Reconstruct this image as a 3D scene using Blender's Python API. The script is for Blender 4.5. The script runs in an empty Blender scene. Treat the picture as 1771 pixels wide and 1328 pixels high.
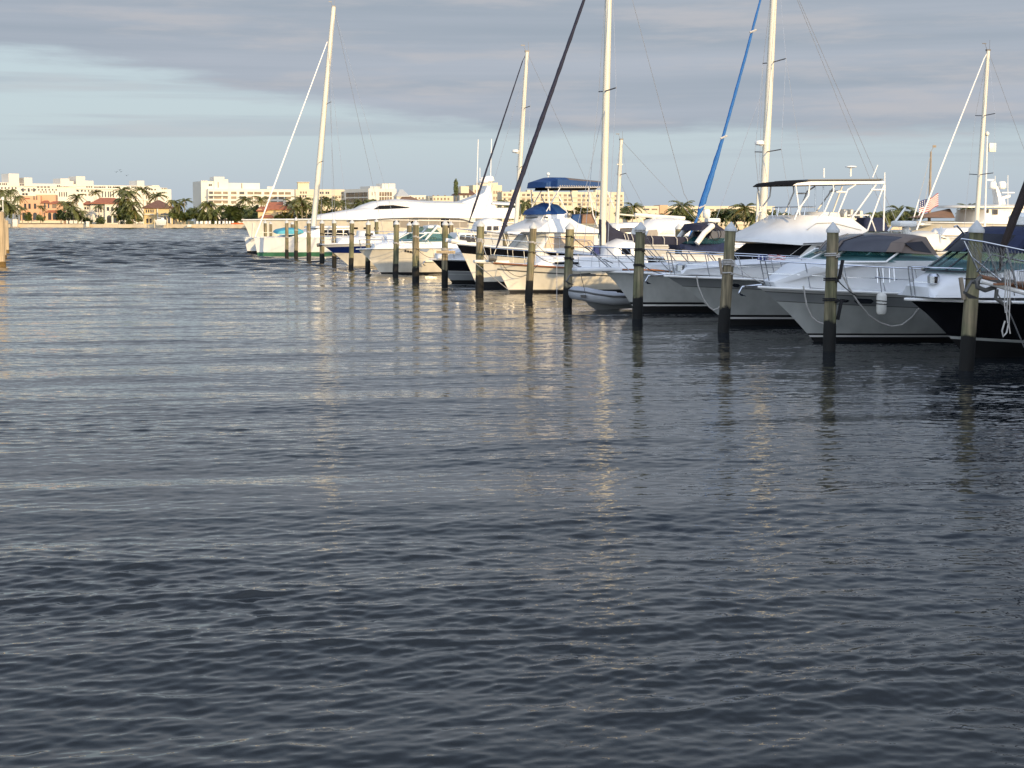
import bpy, bmesh, math, random
import numpy as np
from mathutils import Vector, Matrix
random.seed(7)
SC = bpy.context.scene
COL = SC.collection
R = math.radians
# ---------------------------------------------------------------- camera model of the photograph (1771 x 1328)
F, CX, CY, HY, H = 2700.0, 885.5, 664.0, 381.0, 3.2
PIT = math.atan((CY - HY) / F)
CP, SP = math.cos(PIT), math.sin(PIT)
EYE = Vector((0, 0, H))
def ray(px, py):
    x = (px - CX) / F; y = -(py - CY) / F
    return Vector((x, CP + y * SP, -SP + y * CP))
def at(px, py, Y):
    r = ray(px, py); t = Y / r.y
    return Vector((r.x * t, Y, H + r.z * t))
def wat(px, py, z=0.0):
    r = ray(px, py); t = (z - H) / r.z
    return Vector((r.x * t, r.y * t, z))
class Fr:
    """vertical plane frame: d along it, n across it towards the viewer; local x = d, local y = -n"""
    def __init__(s, O, deg):
        s.th = R(deg); s.O = Vector((O[0], O[1], 0))
        s.d = Vector((math.cos(s.th), math.sin(s.th), 0)); s.n = Vector((math.sin(s.th), -math.cos(s.th), 0))
    def uz(s, px, py, v=0.0):
        r = ray(px, py); t = ((s.O - EYE).dot(s.n) + v) / r.dot(s.n)
        P = EYE + t * r
        return ((P - s.O).dot(s.d), P.z)
    def shift(s, u): s.O = s.O + s.d * u
    def loc(s, px, py, v=0.0):
        u, z = s.uz(px, py, v); return Vector((u, -v, z))
    def world(s, p): return s.O + s.d * p[0] - s.n * p[1] + Vector((0, 0, p[2]))
# ---------------------------------------------------------------- materials
MATS = {}
def mat(name, col, rough=0.5, metal=0.0, var=0.12, scale=3.0, bump=0.0, bscale=20.0, stretch=(1, 1, 1), spec=0.5, coat=0.0, emis=None):
    if name in MATS: return MATS[name]
    m = bpy.data.materials.new(name); m.use_nodes = True
    nt = m.node_tree; N = nt.nodes; L = nt.links
    b = N['Principled BSDF']
    b.inputs['Roughness'].default_value = rough; b.inputs['Metallic'].default_value = metal
    b.inputs['Specular IOR Level'].default_value = spec; b.inputs['Coat Weight'].default_value = coat
    tc = N.new('ShaderNodeTexCoord'); mp = N.new('ShaderNodeMapping'); mp.inputs['Scale'].default_value = stretch
    L.new(tc.outputs['Object'], mp.inputs['Vector'])
    no = N.new('ShaderNodeTexNoise'); no.inputs['Scale'].default_value = scale; no.inputs['Detail'].default_value = 5
    L.new(mp.outputs['Vector'], no.inputs['Vector'])
    mr = N.new('ShaderNodeMapRange'); mr.inputs[1].default_value = .3; mr.inputs[2].default_value = .7
    mr.inputs[3].default_value = 1 - var; mr.inputs[4].default_value = 1 + var * .6
    L.new(no.outputs['Fac'], mr.inputs[0])
    mx = N.new('ShaderNodeVectorMath'); mx.operation = 'SCALE'; mx.inputs[0].default_value = col[:3]
    L.new(mr.outputs[0], mx.inputs['Scale']); L.new(mx.outputs[0], b.inputs['Base Color'])
    if bump:
        n2 = N.new('ShaderNodeTexNoise'); n2.inputs['Scale'].default_value = bscale; n2.inputs['Detail'].default_value = 4
        L.new(mp.outputs['Vector'], n2.inputs['Vector'])
        bp = N.new('ShaderNodeBump'); bp.inputs['Strength'].default_value = bump; bp.inputs['Distance'].default_value = .05
        L.new(n2.outputs['Fac'], bp.inputs['Height']); L.new(bp.outputs[0], b.inputs['Normal'])
    MATS[name] = m
    return m
def glass_mat(name, tint, op):
    m = bpy.data.materials.new(name); m.use_nodes = True
    nt = m.node_tree; N = nt.nodes; L = nt.links; b = N['Principled BSDF']
    b.inputs['Base Color'].default_value = (*tint, 1); b.inputs['Roughness'].default_value = .06
    no = N.new('ShaderNodeTexNoise'); no.inputs['Scale'].default_value = 1.5
    mr = N.new('ShaderNodeMapRange'); mr.inputs[3].default_value = .03; mr.inputs[4].default_value = .12
    L.new(no.outputs['Fac'], mr.inputs[0]); L.new(mr.outputs[0], b.inputs['Roughness'])
    tr = N.new('ShaderNodeBsdfTransparent'); tr.inputs['Color'].default_value = (.62, .85, .85, 1)
    mx = N.new('ShaderNodeMixShader'); mx.inputs[0].default_value = op
    L.new(tr.outputs[0], mx.inputs[1]); L.new(b.outputs[0], mx.inputs[2])
    L.new(mx.outputs[0], N['Material Output'].inputs['Surface'])
    MATS[name] = m; return m
M = dict(
    gel=mat('white_gelcoat', (.72, .71, .68), .22, var=.07, scale=1.6, coat=.3, stretch=(1.5, 1.5, .4)),
    gel2=mat('cream_gelcoat', (.78, .73, .62), .3, var=.10, scale=1.8, coat=.2, stretch=(1.5, 1.5, .3)),
    deck=mat('white_deck', (.75, .76, .77), .5, var=.07, scale=2),
    grey=mat('grey_hull_paint', (.30, .31, .31), .35, var=.08, scale=1),
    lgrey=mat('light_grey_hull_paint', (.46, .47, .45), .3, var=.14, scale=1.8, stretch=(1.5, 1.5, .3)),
    dgrey=mat('dark_grey_stripe', (.11, .11, .105), .35, var=.1),
    black=mat('black_hull_paint', (.008, .008, .010), .18, var=.2, coat=.3),
    anti=mat('black_bottom_paint', (.006, .006, .007), .7, var=.3),
    blueh=mat('navy_hull_paint', (.008, .022, .13), .2, var=.1, coat=.3),
    green=mat('green_bottom_paint', (.03, .13, .07), .55, var=.25, scale=2),
    teak=mat('teak_trim', (.30, .13, .06), .5, var=.25, scale=6, stretch=(.3, 3, 3)),
    steel=mat('stainless_steel', (.62, .63, .65), .22, 1.0, var=.08),
    alu=mat('white_painted_pipe', (.80, .79, .76), .3, var=.05),
    mast=mat('cream_mast_paint', (.66, .62, .51), .35, var=.06, scale=1, stretch=(1, 1, .3)),
    wire=mat('rigging_wire', (.45, .46, .48), .35, .6, var=.1),
    spr=mat('dark_spreader', (.09, .09, .1), .4, var=.1),
    navy=mat('navy_canvas', (.012, .014, .035), .8, var=.25, scale=5, bump=.5, bscale=7),
    navyb=mat('dark_navy_canvas', (.012, .020, .06), .8, var=.25, scale=5, bump=.5, bscale=7),
    bluec=mat('royal_blue_canvas', (.009, .055, .18), .75, var=.15, scale=4, bump=.3, bscale=6),
    jibblue=mat('bright_blue_canvas', (.012, .115, .36), .7, var=.12, scale=4, bump=.4, bscale=6),
    brown=mat('dark_brown_canvas', (.022, .014, .012), .85, var=.2, scale=5, bump=.5, bscale=7),
    tan=mat('taupe_canvas', (.17, .135, .115), .8, var=.15, scale=3, bump=.3, bscale=5),
    tan2=mat('brown_awning_canvas', (.22, .13, .08), .8, var=.15, scale=3, bump=.3),
    cyan=mat('turquoise_canvas', (.06, .34, .44), .6, var=.2, scale=3, bump=.4, bscale=4),
    black2=mat('black_mesh_cover_and_shade', (.004, .004, .005), .9, var=.2, spec=.2),  # black covers, and the shade painted under the blue bimini
    clear=mat('clear_vinyl', (.05, .052, .065), .12, var=.25, scale=1.5),
    navyv=mat('navy_tinted_vinyl', (.012, .014, .022), .25, var=.3, scale=1.5, spec=.25),
    curt=mat('taupe_curtain', (.33, .30, .27), .7, var=.25, scale=8, stretch=(6, 1, .2)),
    tang=mat('tan_lit_glass', (.50, .40, .30), .3, var=.08),  # tan-lit look of the cabin panes put into the colour
    dglass=mat('dark_tinted_glass', (.012, .014, .018), .06, var=.2),
    rubber=mat('grey_hypalon', (.42, .43, .45), .5, var=.08),
    rope=mat('white_rope', (.48, .46, .43), .9, var=.2, scale=20),
    net=mat('grey_netting', (.30, .30, .29), .9, var=.3, scale=20),
    brope=mat('black_rope', (.012, .012, .014), .9, var=.2, scale=20),
    red=mat('flag_red', (.32, .012, .025), .8, var=.1), white=mat('flag_white', (.78, .77, .75), .8, var=.05),
    fblue=mat('flag_blue', (.02, .03, .12), .8, var=.1),
    vinyl=mat('white_vinyl_seat', (.72, .69, .62), .45, var=.08),
    domew=mat('white_plastic', (.80, .79, .74), .35, var=.05),
    pcap=mat('white_plastic_cap', (.52, .53, .52), .4, var=.12, scale=6),
    orange=mat('orange_plastic', (.75, .14, .03), .5, var=.1),
    stucco=mat('cream_stucco', (.62, .54, .40), .85, var=.06, scale=.15),
    stuccow=mat('white_stucco', (.68, .635, .55), .85, var=.05, scale=.15),
    stuccoy=mat('yellow_stucco', (.62, .49, .27), .85, var=.06, scale=.2),
    pink=mat('salmon_stucco', (.60, .36, .22), .85, var=.08, scale=.2),
    tile=mat('terracotta_roof_tile', (.36, .13, .07), .8, var=.3, scale=.8, stretch=(1, 1, 6)),
    tileb=mat('brown_roof_tile', (.16, .085, .06), .8, var=.3, scale=.8, stretch=(1, 1, 6)),
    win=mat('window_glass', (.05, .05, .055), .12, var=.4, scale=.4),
    wintan=mat('painted_sun_lit_window', (.20, .15, .10), .25, var=.4, scale=.5),  # sunlight on these panes is put into the tan colour
    slab=mat('concrete_slab', (.66, .61, .52), .85, var=.08, scale=.3),
    wall=mat('seawall_concrete', (.66, .54, .36), .9, var=.2, scale=.3),
    sand=mat('sandy_lawn', (.16, .16, .07), .95, var=.3, scale=.1),
    trunk=mat('palm_trunk', (.30, .25, .19), .9, var=.25, scale=2),
    leafd=mat('dark_green_leaf', (.060, .085, .022), .55, var=.5, scale=1.2),
    leafm=mat('olive_green_leaf', (.10, .125, .03), .55, var=.4, scale=1.2),
    leafy=mat('yellow_green_leaf', (.15, .15, .03), .55, var=.4, scale=1.2),
    frond=mat('palm_frond', (.115, .125, .034), .5, var=.45, scale=1),
    frondy=mat('yellowing_palm_frond', (.16, .13, .035), .5, var=.4, scale=1),
    plank=mat('sun_bleached_timber', (.46, .36, .23), .85, var=.35, scale=2.5, stretch=(6, 6, .25), bump=.5, bscale=6),
)
M['teal'] = glass_mat('teal_glass', (.01, .05, .055), .55)
# piling timber: pressure treated green-brown wood, black marine growth below the high water mark
def piling_mat():
    m = bpy.data.materials.new('treated_piling_wood'); m.use_nodes = True
    nt = m.node_tree; N = nt.nodes; L = nt.links; b = N['Principled BSDF']; b.inputs['Roughness'].default_value = .85
    g = N.new('ShaderNodeNewGeometry'); sx = N.new('ShaderNodeSeparateXYZ'); L.new(g.outputs['Position'], sx.inputs[0])
    mp = N.new('ShaderNodeMapping'); mp.inputs['Scale'].default_value = (7, 7, .55); L.new(g.outputs['Position'], mp.inputs[0])
    n1 = N.new('ShaderNodeTexNoise'); n1.inputs['Scale'].default_value = 1.6; n1.inputs['Detail'].default_value = 6; L.new(mp.outputs[0], n1.inputs['Vector'])
    cr = N.new('ShaderNodeValToRGB'); e = cr.color_ramp.elements
    e[0].position = .30; e[0].color = (.085, .072, .045, 1); e[1].position = .72; e[1].color = (.37, .30, .185, 1)
    x = e.new(.5); x.color = (.195, .162, .10, 1)
    L.new(n1.outputs['Fac'], cr.inputs[0])
    n3 = N.new('ShaderNodeTexNoise'); n3.inputs['Scale'].default_value = 1.1; n3.inputs['Detail'].default_value = 3; L.new(g.outputs['Position'], n3.inputs['Vector'])
    mg = N.new('ShaderNodeMapRange'); mg.inputs[1].default_value = .42; mg.inputs[2].default_value = .62; L.new(n3.outputs['Fac'], mg.inputs[0])
    mm = N.new('ShaderNodeMix'); mm.data_type = 'RGBA'; L.new(mg.outputs[0], mm.inputs[0]); L.new(cr.outputs[0], mm.inputs[6])
    mul = N.new('ShaderNodeMix'); mul.data_type = 'RGBA'; mul.blend_type = 'MULTIPLY'; mul.inputs[0].default_value = 1; mul.inputs[7].default_value = (.64, .77, .66, 1)
    L.new(cr.outputs[0], mul.inputs[6]); L.new(mul.outputs[2], mm.inputs[7])
    n2 = N.new('ShaderNodeTexNoise'); n2.inputs['Scale'].default_value = 5; n2.inputs['Detail'].default_value = 4; L.new(g.outputs['Position'], n2.inputs['Vector'])
    ma = N.new('ShaderNodeMath'); ma.operation = 'MULTIPLY_ADD'; ma.inputs[1].default_value = .30; L.new(n2.outputs['Fac'], ma.inputs[0]); L.new(sx.outputs['Z'], ma.inputs[2])
    st = N.new('ShaderNodeMapRange'); st.inputs[1].default_value = .86; st.inputs[2].default_value = .93; L.new(ma.outputs[0], st.inputs[0])
    m2 = N.new('ShaderNodeMix'); m2.data_type = 'RGBA'; m2.inputs[6].default_value = (.006, .006, .005, 1); L.new(st.outputs[0], m2.inputs[0]); L.new(mm.outputs[2], m2.inputs[7])
    L.new(m2.outputs[2], b.inputs['Base Color'])
    bp = N.new('ShaderNodeBump'); bp.inputs['Strength'].default_value = .6; bp.inputs['Distance'].default_value = .03; L.new(n1.outputs['Fac'], bp.inputs['Height']); L.new(bp.outputs[0], b.inputs['Normal'])
    return m
M['pile'] = piling_mat()
# ---------------------------------------------------------------- mesh helpers
class MB:
    def __init__(s): s.v = []; s.f = []; s.m = []
    def add(s, vs, fs, mi=0):
        o = len(s.v); s.v += [tuple(p) for p in vs]; s.f += [tuple(i + o for i in f) for f in fs]; s.m += [mi] * len(fs); return s
    def box(s, c, size, mi=0, rz=0.0, taper=1.0):
        x, y, z = size[0] / 2, size[1] / 2, size[2] / 2; ca, sa = math.cos(rz), math.sin(rz); vs = []
        for dz in (-z, z):
            k = 1 if dz < 0 else taper
            for dx, dy in ((-x, -y), (x, -y), (x, y), (-x, y)):
                dx *= k; dy *= k
                vs.append((c[0] + dx * ca - dy * sa, c[1] + dx * sa + dy * ca, c[2] + dz))
        return s.add(vs, [(3, 2, 1, 0), (4, 5, 6, 7), (0, 1, 5, 4), (1, 2, 6, 5), (2, 3, 7, 6), (3, 0, 4, 7)], mi)
    def tube(s, pts, r, n=6, mi=0, cap=True):
        pts = [Vector(p) for p in pts]; rs = r if isinstance(r, (list, tuple)) else [r] * len(pts)
        vs = []; fs = []; T = len(pts); prev = None
        for i, p in enumerate(pts):
            t = (pts[min(i + 1, T - 1)] - pts[max(i - 1, 0)])
            t = t.normalized() if t.length > 1e-9 else Vector((0, 0, 1))
            if prev is None:
                a = Vector((0, 0, 1)) if abs(t.z) < .9 else Vector((1, 0, 0)); x = t.cross(a).normalized()
            else:
                x = prev - t * prev.dot(t); x = x.normalized() if x.length > 1e-6 else t.orthogonal().normalized()
            prev = x; y = t.cross(x)
            for k in range(n):
                a = 2 * math.pi * k / n; vs.append(p + (x * math.cos(a) + y * math.sin(a)) * rs[i])
        for i in range(T - 1):
            for k in range(n):
                a = i * n + k; b = i * n + (k + 1) % n; fs.append((a, b, b + n, a + n))
        if cap: fs += [tuple(reversed(range(n))), tuple(range((T - 1) * n, T * n))]
        return s.add(vs, fs, mi)
    def lathe(s, prof, c=(0, 0, 0), n=16, mi=0, ax=(1, 1)):
        vs = []; fs = []; T = len(prof)
        for r, z in prof:
            for k in range(n):
                a = 2 * math.pi * k / n; vs.append((c[0] + r * math.cos(a) * ax[0], c[1] + r * math.sin(a) * ax[1], c[2] + z))
        for i in range(T - 1):
            for k in range(n):
                a = i * n + k; b = i * n + (k + 1) % n; fs.append((a, b, b + n, a + n))
        fs += [tuple(reversed(range(n))), tuple(range((T - 1) * n, T * n))]
        return s.add(vs, fs, mi)
    def build(s, name, mats, parent=None, smooth=True, bevel=0.0, loc=None, merge=True):
        me = bpy.data.meshes.new(name); me.from_pydata(s.v, [], s.f)
        for m in (mats if isinstance(mats, (list, tuple)) else [mats]): me.materials.append(M[m] if isinstance(m, str) else m)
        me.polygons.foreach_set('material_index', s.m)
        bm = bmesh.new(); bm.from_mesh(me)
        if merge: bmesh.ops.remove_doubles(bm, verts=bm.verts, dist=1e-4)
        bmesh.ops.recalc_face_normals(bm, faces=bm.faces)
        if bevel:
            es = [e for e in bm.edges if len(e.link_faces) == 2 and e.calc_face_angle(0) > .5]
            if es: bmesh.ops.bevel(bm, geom=es, offset=bevel, segments=2, affect='EDGES', profile=.5, clamp_overlap=True)
        bm.to_mesh(me); bm.free()
        if smooth:
            me.polygons.foreach_set('use_smooth', [True] * len(me.polygons)); me.set_sharp_from_angle(angle=R(38))
        o = bpy.data.objects.new(name, me); COL.objects.link(o)
        if parent: o.parent = parent
        if loc: o.location = loc
        return o
def tag(o, label, cat, group=None, kind=None):
    if label: o['label'] = label
    if cat: o['category'] = cat
    if group: o['group'] = group
    if kind: o['kind'] = kind
    return o
def empty(name, loc, rz=0.0):
    o = bpy.data.objects.new(name, None); COL.objects.link(o); o.location = loc; o.rotation_euler = (0, 0, rz); o.empty_display_size = .3
    return o
def copy_tree(o, parent=None):
    c = o.copy(); COL.objects.link(c); c.parent = parent
    for ch in list(o.children): copy_tree(ch, c)
    return c
def sag(a, b, drop, n=10):
    a, b = Vector(a), Vector(b)
    return [a.lerp(b, i / n) - Vector((0, 0, drop * 4 * (i / n) * (1 - i / n))) for i in range(n + 1)]
# ---------------------------------------------------------------- camera, sun, sky
cd = bpy.data.cameras.new('Camera'); cam = bpy.data.objects.new('Camera', cd); COL.objects.link(cam)
cd.sensor_width = 36; cd.lens = 36 * F / 1771; cd.clip_start = .1; cd.clip_end = 20000
cam.location = EYE; cam.rotation_euler = (math.pi / 2 - PIT, 0, 0); SC.camera = cam
SUN_AZ, SUN_EL = 30.0, 13.0          # behind the viewer, to the right, low
sdir = Vector((math.sin(R(SUN_AZ)) * math.cos(R(SUN_EL)), -math.cos(R(SUN_AZ)) * math.cos(R(SUN_EL)), math.sin(R(SUN_EL))))
sl = bpy.data.lights.new('Sun', 'SUN'); sl.energy = 3.3; sl.angle = R(.5); sl.color = (1, .73, .39)
so = bpy.data.objects.new('Sun', sl); COL.objects.link(so); so.rotation_euler = (-sdir).to_track_quat('-Z', 'Y').to_euler(); so.location = (60, -100, 60)
SC.view_settings.view_transform = 'Standard'; SC.view_settings.look = 'None'; SC.view_settings.gamma = 1; SC.view_settings.exposure = .55
w = bpy.data.worlds.new('World'); SC.world = w; w.use_nodes = True
nt = w.node_tree; N = nt.nodes; L = nt.links; N.clear()
out = N.new('ShaderNodeOutputWorld'); bg = N.new('ShaderNodeBackground'); L.new(bg.outputs[0], out.inputs[0])
sky = N.new('ShaderNodeTexSky'); sky.sky_type = 'NISHITA'; sky.sun_disc = False
sky.sun_elevation = R(SUN_EL); sky.sun_rotation = R(180 - SUN_AZ); sky.air_density = 1.0; sky.dust_density = 1.2; sky.ozone_density = 1.2
def vm(op, a=None, b=None):
    n = N.new('ShaderNodeMath'); n.operation = op
    for i, x in enumerate((a, b)):
        if x is None: continue
        if isinstance(x, (int, float)): n.inputs[i].default_value = x
        else: L.new(x, n.inputs[i])
    return n.outputs[0]
def smooth(x, a, b, lo=0., hi=1.):
    n = N.new('ShaderNodeMapRange'); n.interpolation_type = 'SMOOTHSTEP'
    n.inputs[1].default_value = a; n.inputs[2].default_value = b; n.inputs[3].default_value = lo; n.inputs[4].default_value = hi
    L.new(x, n.inputs[0]); return n.outputs[0]
def noise_at(vec, sc, det, rough=.5):
    n = N.new('ShaderNodeTexNoise'); n.inputs['Scale'].default_value = sc; n.inputs['Detail'].default_value = det; n.inputs['Roughness'].default_value = rough
    L.new(vec, n.inputs['Vector']); return n.outputs['Fac']
def mixc(f, a, b):
    n = N.new('ShaderNodeMix'); n.data_type = 'RGBA'
    L.new(f, n.inputs[0]) if not isinstance(f, (int, float)) else setattr(n.inputs[0], 'default_value', f)
    for i, x in ((6, a), (7, b)):
        if isinstance(x, tuple): n.inputs[i].default_value = (*x, 1)
        else: L.new(x, n.inputs[i])
    return n.outputs[2]
REAR, ZEN = 2.5, 1.7
tc = N.new('ShaderNodeTexCoord'); sp = N.new('ShaderNodeSeparateXYZ'); L.new(tc.outputs['Generated'], sp.inputs[0])
X, Y_, Z = sp.outputs
az = vm('ARCTAN2', X, Y_); el = vm('ARCSINE', Z)
cb = N.new('ShaderNodeCombineXYZ')                                   # cloud layer coordinates: azimuth, stretched elevation
L.new(vm('MULTIPLY', az, 3.0), cb.inputs[0]); L.new(vm('MULTIPLY', el, 24.0), cb.inputs[1])
n1 = noise_at(cb.outputs[0], 1.9, 7, .6)
cb2 = N.new('ShaderNodeCombineXYZ'); L.new(vm('MULTIPLY', az, 2.0), cb2.inputs[0]); L.new(vm('MULTIPLY', el, 60.0), cb2.inputs[1]); cb2.inputs[2].default_value = 3.3
n2 = noise_at(cb2.outputs[0], 1.1, 4, .5); n3 = noise_at(cb2.outputs[0], 1.3, 4, .55)
edge = smooth(az, -.34, .02, .098, .052)
d = vm('ADD', vm('SUBTRACT', el, edge), vm('MULTIPLY', vm('SUBTRACT', n1, .5), .045))
cm = smooth(d, -.004, .010)
hole = smooth(el, .16, .42, 1., .72)
cm = vm('MULTIPLY', cm, hole)
thin = vm('MULTIPLY', smooth(n3, .52, .68), .45)                     # thin streaks in the clear band
cm = vm('MAXIMUM', cm, vm('MULTIPLY', thin, smooth(el, .02, .05)))
skyc = N.new('ShaderNodeVectorMath'); skyc.operation = 'SCALE'; L.new(sky.outputs[0], skyc.inputs[0]); skyc.inputs['Scale'].default_value = 1.0
CLOUD_A, CLOUD_B = (2.4, 2.8, 3.3), (3.1, 3.4, 3.9)
cc = mixc(smooth(n2, .25, .75), CLOUD_A, CLOUD_B)
cc = mixc(vm('MULTIPLY', smooth(n1, .46, .66), .75), cc, (3.55, 3.55, 3.75)); cc = mixc(smooth(el, .19, .66), cc, (1.45, 1.65, 2.15))
low = mixc(smooth(el, -.01, .075), (3.2, 3.75, 4.5), (3.65, 4.35, 4.8))  # pale band of clear sky above the horizon
base = mixc(smooth(el, .10, .35), low, skyc.outputs[0])
base = mixc(.12, base, skyc.outputs[0])
gain = vm('ADD', vm('ADD', 1.0, vm('MULTIPLY', smooth(Y_, .25, -.5), REAR)), vm('MULTIPLY', smooth(el, .65, 1.1), ZEN))   # the western sky behind the viewer, round the low sun, is far brighter
fin = N.new('ShaderNodeVectorMath'); fin.operation = 'SCALE'; L.new(mixc(cm, base, cc), fin.inputs[0]); L.new(gain, fin.inputs['Scale'])
L.new(fin.outputs[0], bg.inputs['Color']); bg.inputs['Strength'].default_value = .10
# ---------------------------------------------------------------- water
def build_water():
    rng = np.random.default_rng(5)
    fine = np.linspace(-.42, .42, 620); coarse = np.linspace(.42, 2 * math.pi - .42, 60)[1:-1]
    ang = np.concatenate([fine, coarse])
    rs = [1.0, 2.0, 4.0, 6.0]
    while rs[-1] < 45: rs.append(rs[-1] + max(.015, rs[-1] * .0019))
    while rs[-1] < 75: rs.append(rs[-1] + .12)
    while rs[-1] < 240: rs.append(rs[-1] + .30)
    while rs[-1] < 900: rs.append(rs[-1] + .85)
    while rs[-1] < 9000: rs.append(rs[-1] * 1.25)
    rs = np.array(rs); nr, na = len(rs), len(ang)
    A, Rr = np.meshgrid(ang, rs); x = Rr * np.sin(A); y = Rr * np.cos(A); z = np.zeros_like(x); dx = np.zeros_like(x); dy = np.zeros_like(x)
    sp = np.maximum(np.gradient(rs), .02)[:, None] * np.ones_like(x)
    comps = []
    for lo, hi, rms, n, spread in ((2.4, 5.5, .026, 6, .22), (1.2, 2.4, .026, 10, .25), (.6, 1.2, .030, 16, .30), (.3, .6, .046, 24, .38), (.16, .3, .060, 28, .45), (.09, .16, .058, 22, .6)):
        for i in range(n):
            l = lo * (hi / lo) ** rng.uniform(0, 1); th = rng.normal(math.pi / 2 + .14, spread)
            k = 2 * math.pi / l; a = rms * math.sqrt(2.0 / n) / k
            comps.append((k * math.cos(th), k * math.sin(th), a, rng.uniform(0, 6.28), l, th, 0))
    for lo, hi, rms, n, spread in ((1.2, 2.6, .14, 18, .5), (2.6, 5.0, .12, 14, .4)):      # wind chop out in the channel
        for i in range(n):
            l = lo * (hi / lo) ** rng.uniform(0, 1); th = rng.normal(math.pi / 2 + .14, spread)
            k = 2 * math.pi / l; a = rms * math.sqrt(2.0 / n) / k
            comps.append((k * math.cos(th), k * math.sin(th), a, rng.uniform(0, 6.28), l, th, 1))
    chan = np.clip((Rr - 62) / 70, 0, 1); chan = chan * chan * (3 - 2 * chan)
    # gust patches: ripples stronger in some places than others
    patch = np.zeros_like(x)
    for i in range(7):
        l = rng.uniform(3, 16); th = rng.normal(math.pi / 2 - .1, .5)
        patch += np.sin(2 * math.pi / l * (x * math.cos(th) + y * math.sin(th)) + rng.uniform(0, 6.28))
    patch = 1 + .32 * patch / 2
    patch = np.clip(patch, .25, 1.9)
    calm = .80 + .20 * np.clip((Rr - 10) / 14, 0, 1)
    swell = .72 + .28 * np.clip((Rr - 14) / 16, 0, 1)
    lull = 1 - .42 * np.clip((Rr - 17) / 10, 0, 1) * np.clip((75 - Rr) / 25, 0, 1)   # a smoother lane before the slips
    for kx, ky, a, ph, l, th, ch in comps:
        wgt = np.clip((l / sp - 2.2) / 2.2, 0, 1)
        if ch: wgt = wgt * chan
        else: wgt = wgt * lull * (swell if l > .5 else 1)
        if not ch and l < 1.3: wgt = wgt * patch * (calm if l < .35 else 1)
        arg = kx * x + ky * y + ph
        z += a * wgt * np.sin(arg)
        c = a * wgt * np.cos(arg) * (.5 if ch else .75); dx += c * math.cos(th); dy += c * math.sin(th)
    x = x + dx; y = y + dy
    V = np.stack([x, y, z], -1).reshape(-1, 3)
    i = np.arange(nr - 1)[:, None] * na; j = np.arange(na)[None, :]; j2 = (j + 1) % na
    Q = np.stack([i + j, i + j2, i + na + j2, i + na + j], -1).reshape(-1, 4)[:, ::-1]
    V = np.concatenate([V, [[0, 0, 0]]]); c0 = len(V) - 1
    tri = np.stack([np.full(na, c0), (np.arange(na) + 1) % na, np.arange(na)], -1)[:, ::-1]
    me = bpy.data.meshes.new('water')
    me.vertices.add(len(V)); me.vertices.foreach_set('co', V.ravel())
    loops = np.concatenate([Q.ravel(), tri.ravel()]); me.loops.add(len(loops)); me.loops.foreach_set('vertex_index', loops)
    nf = len(Q) + len(tri); st = np.concatenate([np.arange(len(Q)) * 4, len(Q) * 4 + np.arange(len(tri)) * 3])
    me.polygons.add(nf); me.polygons.foreach_set('loop_start', st)
    me.polygons.foreach_set('use_smooth', np.ones(nf, bool)); me.update(calc_edges=True)
    m = bpy.data.materials.new('harbour_water'); m.use_nodes = True
    nt = m.node_tree; N = nt.nodes; L = nt.links; b = N['Principled BSDF']
    b.inputs['Base Color'].default_value = (.012, .016, .020, 1); b.inputs['Roughness'].default_value = .03; b.inputs['IOR'].default_value = 1.333
    g = N.new('ShaderNodeNewGeometry')
    # slopes of the wind chop that the mesh is too coarse to carry far out, and of the finest ripples everywhere
    ln = N.new('ShaderNodeVectorMath'); ln.operation = 'LENGTH'; L.new(g.outputs['Position'], ln.inputs[0])
    def ncol(scale, sx, det, amt, f0, f1, a0, a1):
        mp = N.new('ShaderNodeMapping'); mp.inputs['Scale'].default_value = (sx, 1, 1); mp.inputs['Rotation'].default_value = (0, 0, -.14); L.new(g.outputs['Position'], mp.inputs[0])
        n = N.new('ShaderNodeTexNoise'); n.inputs['Scale'].default_value = scale; n.inputs['Detail'].default_value = det; n.inputs['Roughness'].default_value = .6; L.new(mp.outputs[0], n.inputs['Vector'])
        su = N.new('ShaderNodeVectorMath'); su.operation = 'SUBTRACT'; su.inputs[1].default_value = (.5, .5, .5); L.new(n.outputs['Color'], su.inputs[0])
        mu = N.new('ShaderNodeVectorMath'); mu.operation = 'MULTIPLY'; mu.inputs[1].default_value = (amt * .6, amt, 0); L.new(su.outputs[0], mu.inputs[0])
        fd = N.new('ShaderNodeMapRange'); fd.inputs[1].default_value = f0; fd.inputs[2].default_value = f1; fd.inputs[3].default_value = a0; fd.inputs[4].default_value = a1; L.new(ln.outputs['Value'], fd.inputs[0])
        sc = N.new('ShaderNodeVectorMath'); sc.operation = 'SCALE'; L.new(mu.outputs[0], sc.inputs[0]); L.new(fd.outputs[0], sc.inputs['Scale']); return sc.outputs[0]
    def add(a, b_):
        n = N.new('ShaderNodeVectorMath'); n.operation = 'ADD'; L.new(a, n.inputs[0]); L.new(b_, n.inputs[1]); return n.outputs[0]
    v = add(g.outputs['Normal'], ncol(1.6, .4, 3, .30, 40, 130, 0, 1)); v = add(v, ncol(13, .4, 3, .30, 5, 30, .6, 1))
    nn = N.new('ShaderNodeVectorMath'); nn.operation = 'NORMALIZE'; L.new(v, nn.inputs[0]); L.new(nn.outputs[0], b.inputs['Normal'])
    me.materials.append(m)
    o = bpy.data.objects.new('water', me); COL.objects.link(o); o['kind'] = 'structure'; o['label'] = 'rippled dark blue grey harbour water'
build_water()
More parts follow.
